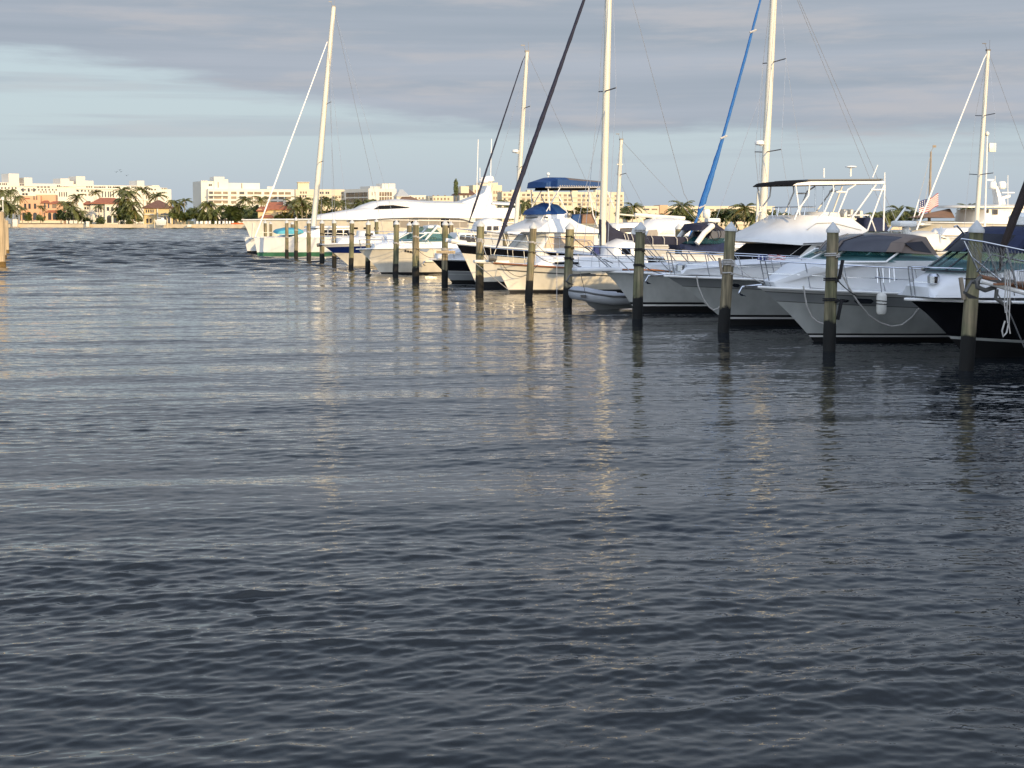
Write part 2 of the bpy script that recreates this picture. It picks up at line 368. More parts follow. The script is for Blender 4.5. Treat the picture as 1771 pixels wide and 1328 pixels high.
# ---------------------------------------------------------------- pilings
def piling_proto():
    prof = []
    mb = MB(); rr = random.Random(3)
    pts = [(0, 0, z) for z in (-1.6, -.4, 0, .3, .55, .8, 1.1, 1.5, 1.9, 2.3, 2.7, 3.02)]
    n = 18; vs = []; fs = []
    for i, p in enumerate(pts):
        for k in range(n):
            a = 2 * math.pi * k / n; r = .165 * (1 + .025 * math.sin(3 * a + i * .7) + rr.uniform(-.012, .012)) * (1.05 - .03 * p[2])
            if .0 < p[2] < .7: r *= 1.03
            vs.append((r * math.cos(a), r * math.sin(a), p[2]))
    for i in range(len(pts) - 1):
        for k in range(n):
            a = i * n + k; b = i * n + (k + 1) % n; fs.append((a, b, b + n, a + n))
    mb.add(vs, fs); root = mb.build('mooring_piling', 'pile')
    c = MB(); c.lathe([(.176, 0), (.186, .0), (.186, .065), (.172, .085), (.012, .27), (.003, .275)], (0, 0, 2.965), 18)
    c.build('cap', 'pcap', root)
    return root
PP = piling_proto(); PILE_TOP = 3.24
PILES = [
 (1690, 380, 1671, 640, 'weathered green brown piling in front of the black hulled motor yacht'),
 (1441, 383, 1434, 606, 'dark green piling with black lines tied to it before the express cruiser with taupe canvas'),
 (1265, 383, 1251, 575, 'dark green leaning piling between the two grey and white express cruisers'),
 (1108, 383, 1102, 552, 'green stained piling before the grey bow of the flybridge sportfisher'),
 (986, 384, 981, 531, 'half shaded piling beside the grey inflatable dinghy'),
 (923, 384, 914, 517, 'sunlit leaning piling before the middle of the white sailboat hull'),
 (831, 381, 829, 505, 'sunlit piling with ropes at the bowsprit of the white sailboat'),
 (770, 380, 769, 492, 'sunlit piling with a timber cross board before the black and grey express hull'),
 (719, 380, 719, 487, 'mossy sunlit piling beside the anchor of the cream express boat'),
 (686, 380, 684, 478, 'mossy sunlit piling before the lettering on the cream express bow'),
 (637, 381, 636, 472, 'sunlit piling before the pointed bow of the cream express boat'),
 (609, 379, 607, 465, 'sunlit piling in front of the navy blue hull'),
 (578, 379, 578, 461, 'sunlit piling before the white bow band of the navy blue boat'),
 (557, 380, 557, 456, 'sunlit piling where the navy blue bow tip meets the catamaran hull'),
 (534, 380, 534, 453, 'sunlit piling with a rope in front of the catamaran mast foot'),
 (512, 375, 512, 449, 'tallest sunlit piling in front of the turquoise canvas on the catamaran'),
 (496, 380, 496, 447, 'short sunlit piling before the front of the catamaran cabin'),
]
PTOP = []
def set_pile(o, top, foot):
    ax = (top - foot); s = ax.length / PILE_TOP
    o.location = foot; o.rotation_euler = (ax.to_track_quat('Z', 'Y') @ Matrix.Rotation(random.uniform(0, 6.28), 3, 'Z').to_quaternion()).to_euler(); k = random.uniform(.88, 1.1); o.scale = (k, k, s)
for i, (tx, ty, wx, wy, lab) in enumerate(PILES):
    o = PP if i == 0 else copy_tree(PP)
    foot = wat(wx, wy); top = at(tx, ty, foot.y); set_pile(o, top, foot); PTOP.append((foot, top))
    tag(o, lab, 'piling', 'mooring pilings along the outer ends of the slips')
INNER = [
 (1412.5, 387, 57, 'shaded piling standing behind the dark green one, in front of the sportfisher cabin'),
 (1617, 396, 88, 'sunlit cap of a piling far behind the taupe canvas of the express cruiser'),
 (1174, 387, 75, 'sunlit piling rising behind the navy boom cover'),
 (873.6, 381.5, 100, 'sunlit piling behind the dark furled jib of the white sailboat'),
 (780, 383, 115, 'small piling just right of the sunlit one with the cross board, before the yacht curtains'),
 (708, 383, 105, 'small piling left of a mossy one, before the aft canvas of the cream express boat'),
 (651, 378, 140, 'thin piling against the beige side of the big white motor yacht'),
 (458.5, 381, 150, 'distant piling beneath the bow flare of the yacht, at the catamaran forestay'),
 (468, 383, 160, 'second distant piling beneath the yacht bow flare, right of its twin'),
 (505.5, 383, 150, 'distant piling peeping out left of the tallest catamaran piling'),
]
for tx, ty, Y, lab in INNER:
    o = copy_tree(PP); top = at(tx, ty, Y); foot = Vector((top.x, Y, 0)); set_pile(o, top, foot)
    tag(o, lab, 'piling', 'inner pilings between the moored boats')
# sun-bleached pier at the left edge of the view
def pier():
    pr = None
    for (x0, x1, y0, y1, lab) in ((-14, 9.5, 366, 461, 'thick sun bleached pier timber, nearest of the three in its row'),
                                   (2, 11.5, 378, 449, 'sun bleached pier timber between two others, half hidden'),
                                   (8.5, 16, 381, 438, 'thin sun bleached pier timber, farthest of its row')):
        f = wat((x0 + x1) / 2, y1); t = at((x0 + x1) / 2 + .5, y0, f.y); r = (x1 - x0) / 2 * f.y / F
        mb = MB(); mb.lathe([(r * 1.0, -1.5), (r * .95, 0), (r * 1.0, t.z * .5), (r * 1.02, t.z - .06), (r * .9, t.z)], (0, 0, 0), 14)
        c = MB(); c.lathe([(r * 1.03, -.3), (r * 1.06, .12), (r * 1.03, .34 + .1 * random.random())], (0, 0, 0), 14)
        o = mb.build('pier_timber', 'plank', loc=f); tag(o, lab, 'piling', 'pier timbers standing at the channel edge')
        c.build('growth_band', mat('brown_growth', (.16, .10, .03), .9, var=.5, scale=6, bump=.6), o)
    f = wat(-2, 461); t = at(-2, 366, f.y); p = at(4.5, 341, f.y)
    e = empty('dock_lamp', (p.x, f.y, t.z)); tag(e, 'small white lamp post on the pier timber', 'lamp')
    m = MB(); m.tube([(0, 0, 0), (0, 0, p.z - t.z - .1)], .03); m.build('post', 'alu', e)
    m = MB(); m.lathe([(.05, -.22), (.1, -.18), (.11, -.02), (.03, .03)], (0, 0, p.z - t.z), 10); m.build('lamp_head', 'domew', e)
pier()
# the marina building behind the viewer whose roof throws the evening shade over the near slips
e = empty('marina_building', (74, -26, 0)); tag(e, 'tall pale marina building on the shore behind the viewer', 'building')
m = MB(); m.box((0, -9, 12), (76, 18, 24)); m.build('wall', 'stuccow', e, smooth=False)
m = MB(); m.box((0, -9, 24.2), (76.6, 18.6, .4)); m.build('roof', 'slab', e, smooth=False)
m = MB()
for k in range(5):
    for j in range(14): m.box((-35 + j * 5.4, .04, 3 + k * 4.4), (2.6, .1, 2.2))
m.build('window', 'win', e, smooth=False)
# ---------------------------------------------------------------- boats: builders
def boat_fr(stem_wl, bow, deg=17.0):
    S = wat(*stem_wl); fr = Fr(S, deg); u, z = fr.uz(*bow); fr.shift(u); fr.rake = -u; fr.zb = z
    return fr
class Hull:
    def __init__(s, fr, root, L, B, dm, ds, bands, tm=.5, pw=2.0, stern=.86, kb=.85, ks=.22, draft=.4, rub='alu', rr=.035, deck='deck', ns=26, tr=.25, camber=.06, pr=1.25):
        s.L, s.B, s.zb, s.zm, s.zs = L, B, fr.zb, fr.zb + dm, fr.zb + ds
        s.tm, s.pw, s.stern, s.rake, s.draft, s.kb, s.ks, s.tr, s.pr, s.root, s.fr = tm, pw, stern, fr.rake, draft, kb, ks, tr, pr, root, fr
        ts = [(i / ns) ** 1.45 for i in range(ns + 1)]
        mats = []; rows = [(lambda t: s.sheer(t), 0)]
        mb = MB()
        names = []
        prevf = lambda t: s.sheer(t)
        allrows = [(prevf, None)]
        for (mn, ty, val) in bands:
            if mn not in names: names.append(mn)
            vf = val if callable(val) else (lambda t, v=val: v)
            lowf = (lambda t, vf=vf: s.sheer(t) - vf(t)) if ty == 's' else (lambda t, vf=vf: vf(t))
            k = 3 if (ty == 'z' and prevf(0.4) - lowf(.4) > .5) else 1
            for j in range(1, k + 1):
                allrows.append(((lambda t, a=prevf, b=lowf, f=j / k: a(t) * (1 - f) + b(t) * f), names.index(mn)))
            prevf = lowf
        nr = len(allrows); vs = []; fs = []; ms = []
        for side in (1, -1):
            o = len(vs)
            for t in ts:
                for f, _ in allrows:
                    u, v, z = s.pt(t, f(t)); vs.append((u, -side * v, z))
            for i in range(ns):
                for j in range(nr - 1):
                    a = o + i * nr + j; fs.append((a, a + 1, a + nr + 1, a + nr)); ms.append(allrows[j + 1][1])
        ob = ns * nr; oo = (ns + 1) * nr
        for j in range(nr - 1):
            a = ob + j; b = oo + ob + j; fs.append((a, a + 1, b + 1, b)); ms.append(allrows[j + 1][1])
        mb.v = vs; mb.f = fs; mb.m = ms
        s.obj = mb.build('hull', names, root)
        d = MB(); m = 4; vs = []
        for t in ts:
            u, v, z = s.pt(t, s.sheer(t))
            for k in range(m + 1):
                c = 1 - 2 * k / m; vs.append((u, -v * c, z - .012 + camber * (1 - c * c) * min(1, v)))
        d.add(vs, [(i * (m + 1) + k, i * (m + 1) + k + 1, (i + 1) * (m + 1) + k + 1, (i + 1) * (m + 1) + k) for i in range(ns) for k in range(m)])
        d.build('deck', deck, root)
        if rub:
            r = MB(); pts = [s.edge(t, -.01, dz=-.03) for t in reversed(ts)] ; pts2 = [s.edge(t, -.01, -1, dz=-.03) for t in ts[1:]]
            r.tube(pts + pts2, rr, 6); r.build('rub_rail', rub, root)
    def sheer(s, t): return s.zb * (1 - t) * (1 - 2 * t) + s.zm * 4 * t * (1 - t) + s.zs * t * (2 * t - 1)
    def hb(s, t):
        if t < s.tm: return s.B / 2 * (1 - (1 - t / s.tm) ** s.pw)
        return s.B / 2 * (1 - (1 - s.stern) * ((t - s.tm) / (1 - s.tm)) ** 2)
    def pt(s, t, z):
        q = max(0., (z + s.draft) / (s.sheer(t) + s.draft)); k = s.ks + (s.kb - s.ks) * (1 - t) ** 2.2
        q0 = s.draft / (s.zb + s.draft)
        st = s.rake * ((1 - q) / (1 - q0)) ** (1 / s.pr) if q < 1 else 0
        u = st * (1 - t) ** 1.5 + t * s.L - s.tr * t * t * (1 - q) * 0
        return u, s.hb(t) * q ** k, z
    def edge(s, t, inset=0.0, side=1, dz=0.0):
        u, v, z = s.pt(t, s.sheer(t)); return Vector((u, -side * max(v - inset, 0), z + dz))
    def side(s, px, py):
        """local point on the near hull side under a pixel"""
        v = s.B / 2
        for _ in range(6):
            u, z = s.fr.uz(px, py, v); t = min(max(u / s.L, 0.002), 1); v = s.pt(t, z)[1]
        return Vector((u, -v, z))
def bow_rail(Hh, t0, t1, h, n=6, inset=.12, mid=True, r=.016, lean=.25, name='bow_rail', mt='steel', over=.0):
    m = MB(); ts = [t0 + (t1 - t0) * (i / (n - 1)) for i in range(n)]
    def top(t, sd, k=1.0): return Hh.edge(t, inset, sd) + Vector((-lean * k - over * (1 - (t - t0) / (t1 - t0)) * k, 0, h * k * (1 - .12 * (t - t0) / (t1 - t0))))
    def line(k):
        fine = [t0 + (t1 - t0) * i / 18 for i in range(19)]
        P = [top(t, 1, k) for t in reversed(fine)]; S = [top(t, -1, k) for t in fine]
        return P + S
    m.tube([Hh.edge(t1 + .03, inset, 1)] + line(1.0) + [Hh.edge(t1 + .03, inset, -1)], r, 6)
    if mid: m.tube(line(.52), r * .7, 5)
    for t in ts:
        for sd in (1, -1): m.tube([Hh.edge(t, inset, sd), top(t, sd)], r * .9, 5)
    return m.build(name, mt, Hh.root)
class Body:
    def __init__(s, fr, root, name, mats, pts, hw=1.0, m=8, px=True, fm=None, bevel=0.0):
        s.P = []; s.fr, s.root = fr, root
        for p in pts:
            h = p[2] if len(p) > 2 and p[2] is not None else hw; bu = p[3] if len(p) > 3 else 0; bz = p[4] if len(p) > 4 else 0
            u, z = fr.uz(p[0], p[1], h) if px else (p[0], p[1]); s.P.append((u, z, h, bu, bz))
        n = len(s.P); mb = MB(); vs = [s.at(i, 1 - 2 * k / m) for i in range(n) for k in range(m + 1)]
        fs = []; ms = []
        for i in range(n):
            j = (i + 1) % n
            for k in range(m): fs.append((i * (m + 1) + k, i * (m + 1) + k + 1, j * (m + 1) + k + 1, j * (m + 1) + k)); ms.append((fm or {}).get(i, 0))
        fs += [tuple(i * (m + 1) for i in range(n)), tuple(i * (m + 1) + m for i in reversed(range(n)))]; ms += [(fm or {}).get('side', 0)] * 2
        mb.v, mb.f, mb.m = vs, fs, ms
        s.obj = mb.build(name, mats, root, bevel=bevel)
    def at(s, i, c):
        u, z, h, bu, bz = s.P[i]; f = 1 - abs(c) ** 3.6; return Vector((u - bu * f, -h * c, z + bz * f))
    def surf(s, i, k, c):
        return s.at(i, c).lerp(s.at((i + 1) % len(s.P), c), k)
    def pane(s, name, mt, i, s0, s1, c0, c1, off=.02, m=6, parent=None):
        mb = MB(); vs = []
        for a in range(3):
            k = s0 + (s1 - s0) * a / 2
            for b in range(m + 1):
                c = c0 + (c1 - c0) * b / m; p = s.surf(i, k, c)
                du = s.surf(i, min(k + .05, 1), c) - s.surf(i, max(k - .05, 0), c); dc = s.surf(i, k, c + .03) - s.surf(i, k, c - .03)
                nn = du.cross(dc).normalized()
                if nn.x > 0 and abs(nn.x) > abs(nn.z): nn = -nn
                elif abs(nn.z) >= abs(nn.x) and nn.z < 0: nn = -nn
                vs.append(p + nn * off)
        mb.add(vs, [(a * (m + 1) + b, a * (m + 1) + b + 1, (a + 1) * (m + 1) + b + 1, (a + 1) * (m + 1) + b) for a in range(2) for b in range(m)])
        return mb.build(name, mt, parent or s.root)
    def frame(s, name, mt, i, r=.02, cs=(-1, -.33, .33, 1), ends=(0, 1)):
        mb = MB()
        for e in ends: mb.tube([s.surf(i, e, c / 10) for c in range(-10, 11)], r, 5)
        for c in cs: mb.tube([s.surf(i, 0, c), s.surf(i, 1, c)], r, 5)
        return mb.build(name, mt, s.root)
def spane(fr, root, name, mt, pts, v, th=.025, px=True):
    uz = [fr.uz(x, y, v) if px else (x, y) for x, y in pts]; n = len(uz); mb = MB()
    mb.add([(u, -v + .03, z) for u, z in uz] + [(u, -v - th, z) for u, z in uz], [tuple(range(n)), tuple(range(n, 2 * n))] + [(i, (i + 1) % n, n + (i + 1) % n, n + i) for i in range(n)])
    return mb.build(name, mt, root, smooth=False)
def hpane(Hh, name, mt, pts, th=.02):
    """a patch that lies on the near hull side"""
    P = [Hh.side(*p) for p in pts]; n = len(P); mb = MB(); o = Vector((0, -th, 0))
    mb.add([p - o * .5 for p in P] + [p + o for p in P], [tuple(range(n)), tuple(range(n, 2 * n))] + [(i, (i + 1) % n, n + (i + 1) % n, n + i) for i in range(n)])
    return mb.build(name, mt, Hh.root, smooth=False)
def pipes(fr, root, name, mt, lines, r=.02, n=6):
    mb = MB()
    for ln in lines: mb.tube([fr.loc(*p) if len(p) == 3 and p[1] > 60 or len(p) == 2 else Vector(p) for p in ln], r, n)
    return mb.build(name, mt, root)
def root_at(fr, name): return empty(name, fr.O, fr.th)
def mast(fr, root, base, top, r, sprs=(), mt='mast', v=0.0, sl=1.0, head=True, name='mast'):
    b = fr.loc(*base, v); t = fr.loc(*top, v); m = MB()
    m.tube([b, b.lerp(t, .5), t], [r, r * .97, r * .78], 10)
    o = m.build(name, mt, root)
    ends = []
    for (px, py, ln) in sprs:
        p = fr.loc(px, py, v); s = MB(); e1 = p + Vector((.15, -ln, .08)); e2 = p + Vector((.15, ln, .08)); s.tube([e1, p, e2], .03, 6); s.build('spreader', 'spr', o); ends.append((e1, e2))
    if head:
        h = MB(); h.box(t + Vector((0, 0, .05)), (.3, .14, .12)); h.tube([t + Vector((-.1, 0, .1)), t + Vector((-.25, 0, .45))], .012, 5); h.box(t + Vector((-.3, 0, .46)), (.3, .02, .06)); h.tube([t + Vector((.1, 0, .1)), t + Vector((.1, 0, .7))], .01, 5)
        h.build('masthead_fitting', 'spr', o)
    return b, t, ends, o
def wires(root, lines, r=.009, name='rigging', mt='wire'):
    m = MB()
    for a, b in lines: m.tube(sag(a, b, .0, 1), r, 4)
    return m.build(name, mt, root)
def radome(root, p, r=.32, h=.28, name='radar_dome', arm=None):
    m = MB(); m.lathe([(r * .7, 0), (r, h * .18), (r, h * .7), (r * .75, h * .95), (.02, h)], p, 14)
    o = m.build(name, 'domew', root)
    if arm: a = MB(); a.tube([Vector(p), Vector(arm)], .04, 6); a.build('bracket', 'domew', o)
    return o
def anchor(root, p, s=1.0, name='anchor', mt='steel'):
    p = Vector(p); m = MB()
    m.box(p + Vector((.12 * s, 0, .02)), (.75 * s, .16 * s, .07 * s)); m.tube([p + Vector((.35 * s, 0, .07)), p + Vector((-.3 * s, 0, .02)), p + Vector((-.42 * s, 0, -.18 * s))], .03 * s, 6)
    m.add([p + Vector(q) * s for q in ((-.48, -.02, -.12), (-.22, -.15, -.26), (-.36, 0, -.2), (-.22, .15, -.26), (-.34, 0, -.26))], [(0, 1, 2), (0, 2, 3), (2, 1, 4), (2, 4, 3), (0, 4, 1), (0, 3, 4)])
    return m.build(name, mt, root)
def furled(mb, P, rad, seed=1, n=9):
    rr = random.Random(seed); P = [Vector(p) for p in P]; ln = [0.]
    for a, b in zip(P, P[1:]): ln.append(ln[-1] + (b - a).length)
    T = ln[-1]; N_ = max(40, int(T / .16)); pts = []; rs = []
    for i in range(N_ + 1):
        d = T * i / N_; k = max(j for j in range(len(P)) if ln[j] <= d + 1e-6); k = min(k, len(P) - 2); f = (d - ln[k]) / max(ln[k + 1] - ln[k], 1e-6)
        r = .8 * (rad[k] * (1 - f) + rad[k + 1] * f); e = 0 if i in (0, N_) else 1
        pts.append(P[k].lerp(P[k + 1], f) + Vector((rr.uniform(-.05, .05), rr.uniform(-.05, .05), 0)) * r * e); rs.append(r * (1 + .05 * math.sin(d * 5.1 + seed) * e + rr.uniform(-.05, .05) * e))
    mb.tube(pts, rs, n)
def cleat_rope(root, pts, r=.02, mt='rope', name='rope'):
    m = MB(); m.tube(pts, r, 6); return m.build(name, mt, root)
def flag_obj(name, p, dirv, w, h, label, wave=.12, drop=.35, folds=2.0, parent=None):
    """striped ensign: 13 stripes, dark canton with pale stars, rippling along its length"""
    nx, ny = 26, 13; d = Vector(dirv).normalized(); lat = Vector((0, 0, 1)).cross(d); vs = []
    for i in range(nx + 1):
        for j in range(ny + 1):
            a = i / nx; b = j / ny
            q = Vector(p) + d * (w * a) + Vector((0, 0, -h * b - drop * w * a * a * .4 + .05 * h * math.sin(folds * 6.28 * a + b))) + lat * (wave * h * math.sin(folds * 6.28 * a + 1.3 * b) * min(1, a * 3))
            vs.append(q)
    mb = MB()
    for i in range(nx):
        for j in range(ny):
            f = (i * (ny + 1) + j, i * (ny + 1) + j + 1, (i + 1) * (ny + 1) + j + 1, (i + 1) * (ny + 1) + j)
            mi = 0 if j % 2 == 0 else 1
            if i < nx * .4 and j < 7: mi = 1 if (i % 3 == 1 and j % 2 == 1) else 2
            mb.f.append(f); mb.m.append(mi)
    mb.v = vs
    o = mb.build(name, ['red', 'white', 'fblue'], parent)
    return o
BOATS = {}
# ---------------------------------------------------------------- the near slips
GB = 'boats moored bow out along the slips'
# --- nearest boat: dark ketch whose timber bowsprit and pulpit reach in from the right
fr = boat_fr((1838, 660), (1790, 512), 17); r0 = root_at(fr, 'ketch'); tag(r0, 'nearest dark hulled ketch with timber bowsprit, netted pulpit and dark brown furled sail', 'sailboat', GB)
Hk = Hull(fr, r0, 12.5, 3.6, -.25, -.2, [('teak', 's', .1), ('black', 'z', .35), ('lgrey', 'z', .25), ('anti', 'z', -.4)], deck='teak', rub='teak', rr=.05)
def kp(x, y, v=0.0): return fr.loc(x, y, v)
a, b = kp(1693, 479), kp(1830, 512); m = MB()
for sgn in (0,):
    dvec = (b - a); n = 8
    m.tube([a, a.lerp(b, .5), b], [.055, .085, .12], 8)
m.build('bowsprit', 'teak', r0)
pl = MB()
for k in range(4): pl.box(a.lerp(b, .55) + Vector((0, -.27 + .18 * k, .09)), ((b - a).length * .92, .16, .035))
o = pl.build('bowsprit_deck', 'teak', r0); 
m = MB(); m.tube([kp(1697, 486, .2), kp(1771, 506, .3), kp(1830, 520, .3)], .045, 8); m.build('fender_pipe', 'alu', r0)
lines = []
for v in (.38, -.38):
    lines += [[kp(1663, 413, 0), kp(1700, 418, v * .8), kp(1771, 433, v), kp(1835, 446, v)], [kp(1667, 417, 0), kp(1695, 474, v * .3)], [kp(1682, 446, v * .25), kp(1731, 485, v)],
              [kp(1740, 428, v), kp(1759, 498, v)], [kp(1704, 420, v * .8), kp(1728, 484, v * .8)], [kp(1690, 470, v * .3), kp(1715, 440, v * .9), kp(1771, 452, v), kp(1835, 466, v)]]
mb = MB()
for ln in lines: mb.tube(ln, .017, 6)
mb.build('pulpit_rail', 'steel', r0)
rr = random.Random(11); mb = MB()
for v in (.37,):
    top = [kp(1668 + 100 * i / 16, 416 + 19 * i / 16, v * min(1, .2 + i / 6)) for i in range(17)]
    bot = [kp(1694 + 75 * i / 16, 474 + 24 * i / 16, v * min(1, .3 + i / 6)) for i in range(17)]
    for i in range(17):
        for dj in (-3, -1, 2, 4):
            j = min(16, max(0, i + dj)); mb.tube([top[i], top[i].lerp(bot[j], .5) + Vector((rr.uniform(-.05, .05), -.03, rr.uniform(-.05, .05))), bot[j]], .0032, 3, cap=False)
mb.build('safety_net', 'net', r0)
mb = MB()
for k in range(3):
    x = 1738 + 4 * k; P = [kp(x, 466, .42), kp(x + 1, 500, .44), kp(x - 1, 525 + 18 * k, .44), kp(x + 1, 541 + 18 * k, .44)]; mb.tube(P, .012, 6)
mb.tube([kp(1744, 560, .44), kp(1741, 575, .44), kp(1735, 582, .44), kp(1733, 572, .44), kp(1738, 555, .44)], .016, 6)
mb.build('hanging_rope', 'rope', r0)
anchor(r0, kp(1706, 489, .0), 1.15, mt='dgrey')
m = MB(); m.tube([kp(1697, 478, .1), kp(1689, 486, .1), kp(1690, 496, .1), kp(1704, 502, .1), kp(1722, 496, .1)], .045, 8); m.tube([kp(1724, 500, .1), kp(1722, 516, .1), kp(1738, 527, .1), kp(1748, 522, .1)], .04, 8); m.build('bow_roller', 'dgrey', r0)
mm_ = kp(1985, 480); j0 = kp(1735, 425); jd = kp(1771, 335) - j0; j1 = j0 + jd * ((mm_.x + .1 - j0.x) / jd.x); m = MB(); furled(m, [kp(1729, 468), j0, kp(1757, 369), j0.lerp(j1, .6), j1], [.02, .08, .115, .09, .05], 5); m.build('furled_jib', 'brown', r0)
m = MB(); m.tube([Vector((mm_.x, 0, 1.0)), j1 + Vector((.1, 0, .4))], [.12, .09], 10); m.build('mast', 'mast', r0)
Body(fr, r0, 'cabin', 'gel2', [(3.6, fr.zb - .2, .7, .3), (3.9, fr.zb + .25, .65, .3, .06), (6.4, fr.zb + .38, .95, 0, .08), (8.8, fr.zb + .36, .95, 0, .08), (8.9, fr.zb - .3, 1.0)], .9, px=False, bevel=.03)
for k in range(4): spane(fr, r0, 'porthole', 'dglass', [(4.9 + k, fr.zb - .02), (4.95 + k, fr.zb + .17), (5.3 + k, fr.zb + .18), (5.35 + k, fr.zb - .02)], .93, px=False)
bow_rail(Hk, .05, .9, .65, 10, lean=.0, r=.014, name='guard_rail')
Body(fr, r0, 'boom_cover', 'navy', [(mm_.x + .1, 2.4, .12), (mm_.x + .15, 3.2, .12), (mm_.x + 4.6, 2.75, .15), (mm_.x + 4.6, 2.45, .15)], .14, px=False, bevel=.04)
m = MB(); m.tube([kp(1771, 600, -.5), kp(1748, 545, -.2), kp(1722, 503, 0)], .014, 5); m.build('bobstay', 'wire', r0)
# --- black hulled express motor yacht
fr = boat_fr((1672, 618), (1565, 515), 17); r1 = root_at(fr, 'motor_yacht'); tag(r1, 'black hulled express motor yacht with white deck and navy canvas, at the right edge', 'motorboat', GB)
Hb = Hull(fr, r1, 11.5, 3.9, -.1, -.2, [('deck', 's', .07), ('black', 'z', lambda t: .30 + .22 * (1 - t) ** 3), ('lgrey', 'z', lambda t: .23 + .22 * (1 - t) ** 3), ('anti', 'z', -.4)], tm=.42, pw=2.2, kb=.95)
bd = Body(fr, r1, 'foredeck_house', 'deck', [(1616, 515, .8), (1628, 500, .65, .35, .05), (1722, 474, 1.2, .6, .10), (1810, 462, 1.5, .4, .1), (1820, 515, 1.55)], 1.3)
ws = Body(fr, r1, 'windshield', 'teal', [(1722, 470, 1.25, .8), (1758, 437, 1.15, .7, .03), (1830, 434, 1.3, .3), (1840, 460, 1.45, .3)], 1.3); ws.frame('windshield_frame', 'dglass', 0, .025)
cv = Body(fr, r1, 'canvas_top', ['navyb', 'navyv'], [(1752, 438, 1.2, .75, .03), (1776, 408, 1.15, .65, .06), (1808, 399, 1.2, .4, .10), (1900, 401, 1.3, 0, .1), (1900, 438, 1.4, 0)], 1.3, fm={0: 1})
for c in (-.95, -.35, .3, .95): cv.pane('canvas_seam', 'navyb', 0, 0, 1, c - .05, c + .05, .012)
spane(fr, r1, 'side_vinyl', 'navyv', [(1782, 411), (1815, 406), (1840, 406), (1840, 430), (1768, 434)], 1.33)
radome(r1, fr.loc(1775, 393, -.3), .42, .36, name='radar_dome')
m = MB(); m.tube([fr.loc(1668, 405, .2), fr.loc(1655, 390, .2), fr.loc(1650, 392, .2)], .022, 6); m.build('horn', 'steel', r1)
bow_rail(Hb, .02, .42, .72, 6, lean=.12)
anchor(r1, fr.loc(1650, 500), .9)
sp_ = MB(); sp_.tube([fr.loc(1612, 505, .5), fr.loc(1612, 497, .5)], .03, 6); sp_.lathe([(.05, 0), (.13, .05), (.14, .2), (.09, .26)], fr.loc(1614, 493, .5), 12); sp_.build('searchlight', 'steel', r1)
# --- white express cruiser with taupe canvas
fr = boat_fr((1408, 591), (1306, 494), 17); r2 = root_at(fr, 'express_cruiser'); tag(r2, 'white and grey express cruiser with taupe canvas enclosure and teal windshield', 'motorboat', GB)
H2 = Hull(fr, r2, 12.2, 3.9, -.24, -.40, [('gel', 's', .14), ('dgrey', 's', .165), ('grey', 's', .40), ('dgrey', 's', .42), ('lgrey', 'z', .23), ('anti', 'z', .18), ('gel', 'z', .13), ('anti', 'z', -.4)], tm=.45, pw=2.1, kb=.95)
bd = Body(fr, r2, 'foredeck_house', 'deck', [(1345, 497, .35), (1352, 490, .35, .3, .05), (1440, 466, 1.05, .6, .12), (1545, 451, 1.45, .75, .12), (1680, 452, 1.55, .2, .1), (1690, 512, 1.7)], 1.3)
m = MB(); p0 = [H2.side(1400 + 24 * i, 498 + 1.6 * i) for i in range(12)]; m.tube([p + Vector((0, .0, .0)) for p in p0], .012, 5); m.build('deck_seam', 'dgrey', r2)
ws = Body(fr, r2, 'windshield', 'teal', [(1532, 453, 1.45, 1.25), (1561, 431, 1.3, 1.0, .05), (1613, 438, 1.4, .2), (1640, 456, 1.5, .2)], 1.4); ws.frame('windshield_frame', 'alu', 0, .03)
fm_ = MB(); fm_.tube([ws.at(1, 1), ws.at(2, 1), ws.at(3, 1)], .03, 5); fm_.tube([ws.at(1, -1), ws.at(2, -1), ws.at(3, -1)], .03, 5); fm_.build('side_frame', 'alu', r2)
cv = Body(fr, r2, 'canvas_top', ['tan', 'clear'], [(1545, 436, 1.4, 1.15, .03), (1553, 420, 1.35, 1.1, .04), (1572, 411, 1.3, .8, .09), (1602, 410, 1.3, .3, .09), (1622, 441, 1.45, 0, .03)], 1.4, fm={0: 1, 1: 1})
for c in (-1, -.35, .3, 1):
    cv.pane('canvas_seam', 'tan', 0, 0, 1, c - .045, c + .045, .012); cv.pane('canvas_seam', 'tan', 1, 0, 1, c - .045, c + .045, .012)
spane(fr, r2, 'side_vinyl', 'clear', [(1564, 420), (1594, 417), (1611, 438), (1580, 433)], 1.41)
m = MB(); m.tube([fr.loc(1568, 404), fr.loc(1566, 392)], .10, 8); m.build('radar_pedestal', 'domew', r2)
m = MB(); m.box(fr.loc(1563, 387), (.52, .52, .16)); m.build('radar_scanner', 'domew', r2, bevel=.05)
m = MB(); m.tube([fr.loc(1536, 400, -.6), fr.loc(1566, 359, -.6)], .03, 6); m.build('outrigger_pole', 'alu', r2)
m = MB()
for k in range(3): m.box(fr.loc(1545 + 9 * k, 444, .2 - .5 * k), (.3, .45, .5))
m.build('helm_seat', 'vinyl', r2, bevel=.08)
bow_rail(H2, .03, .60, .66, 9, lean=.16)
m = MB()
for x in (1517, 1527, 1538, 1546): m.tube([fr.loc(x, 464, 1.8), fr.loc(x + 1, 489 if x < 1540 else 486, 1.85)], .016, 5)
m.tube([fr.loc(1513, 479, 1.84), fr.loc(1552, 483, 1.84)], .016, 5); m.build('fender_rack', 'steel', r2)
anchor(r2, fr.loc(1299, 497), .85)
for (xa, ya, xb, yb) in ((1449, 517, 1469, 523), (1477, 516, 1511, 525)): hpane(H2, 'hull_window', 'dglass', [(xa, (ya + yb) / 2), (xa + 5, ya), (xb - 5, ya + 1), (xb, (ya + yb) / 2), (xb - 5, yb), (xa + 5, yb)])
wr = random.Random(4)
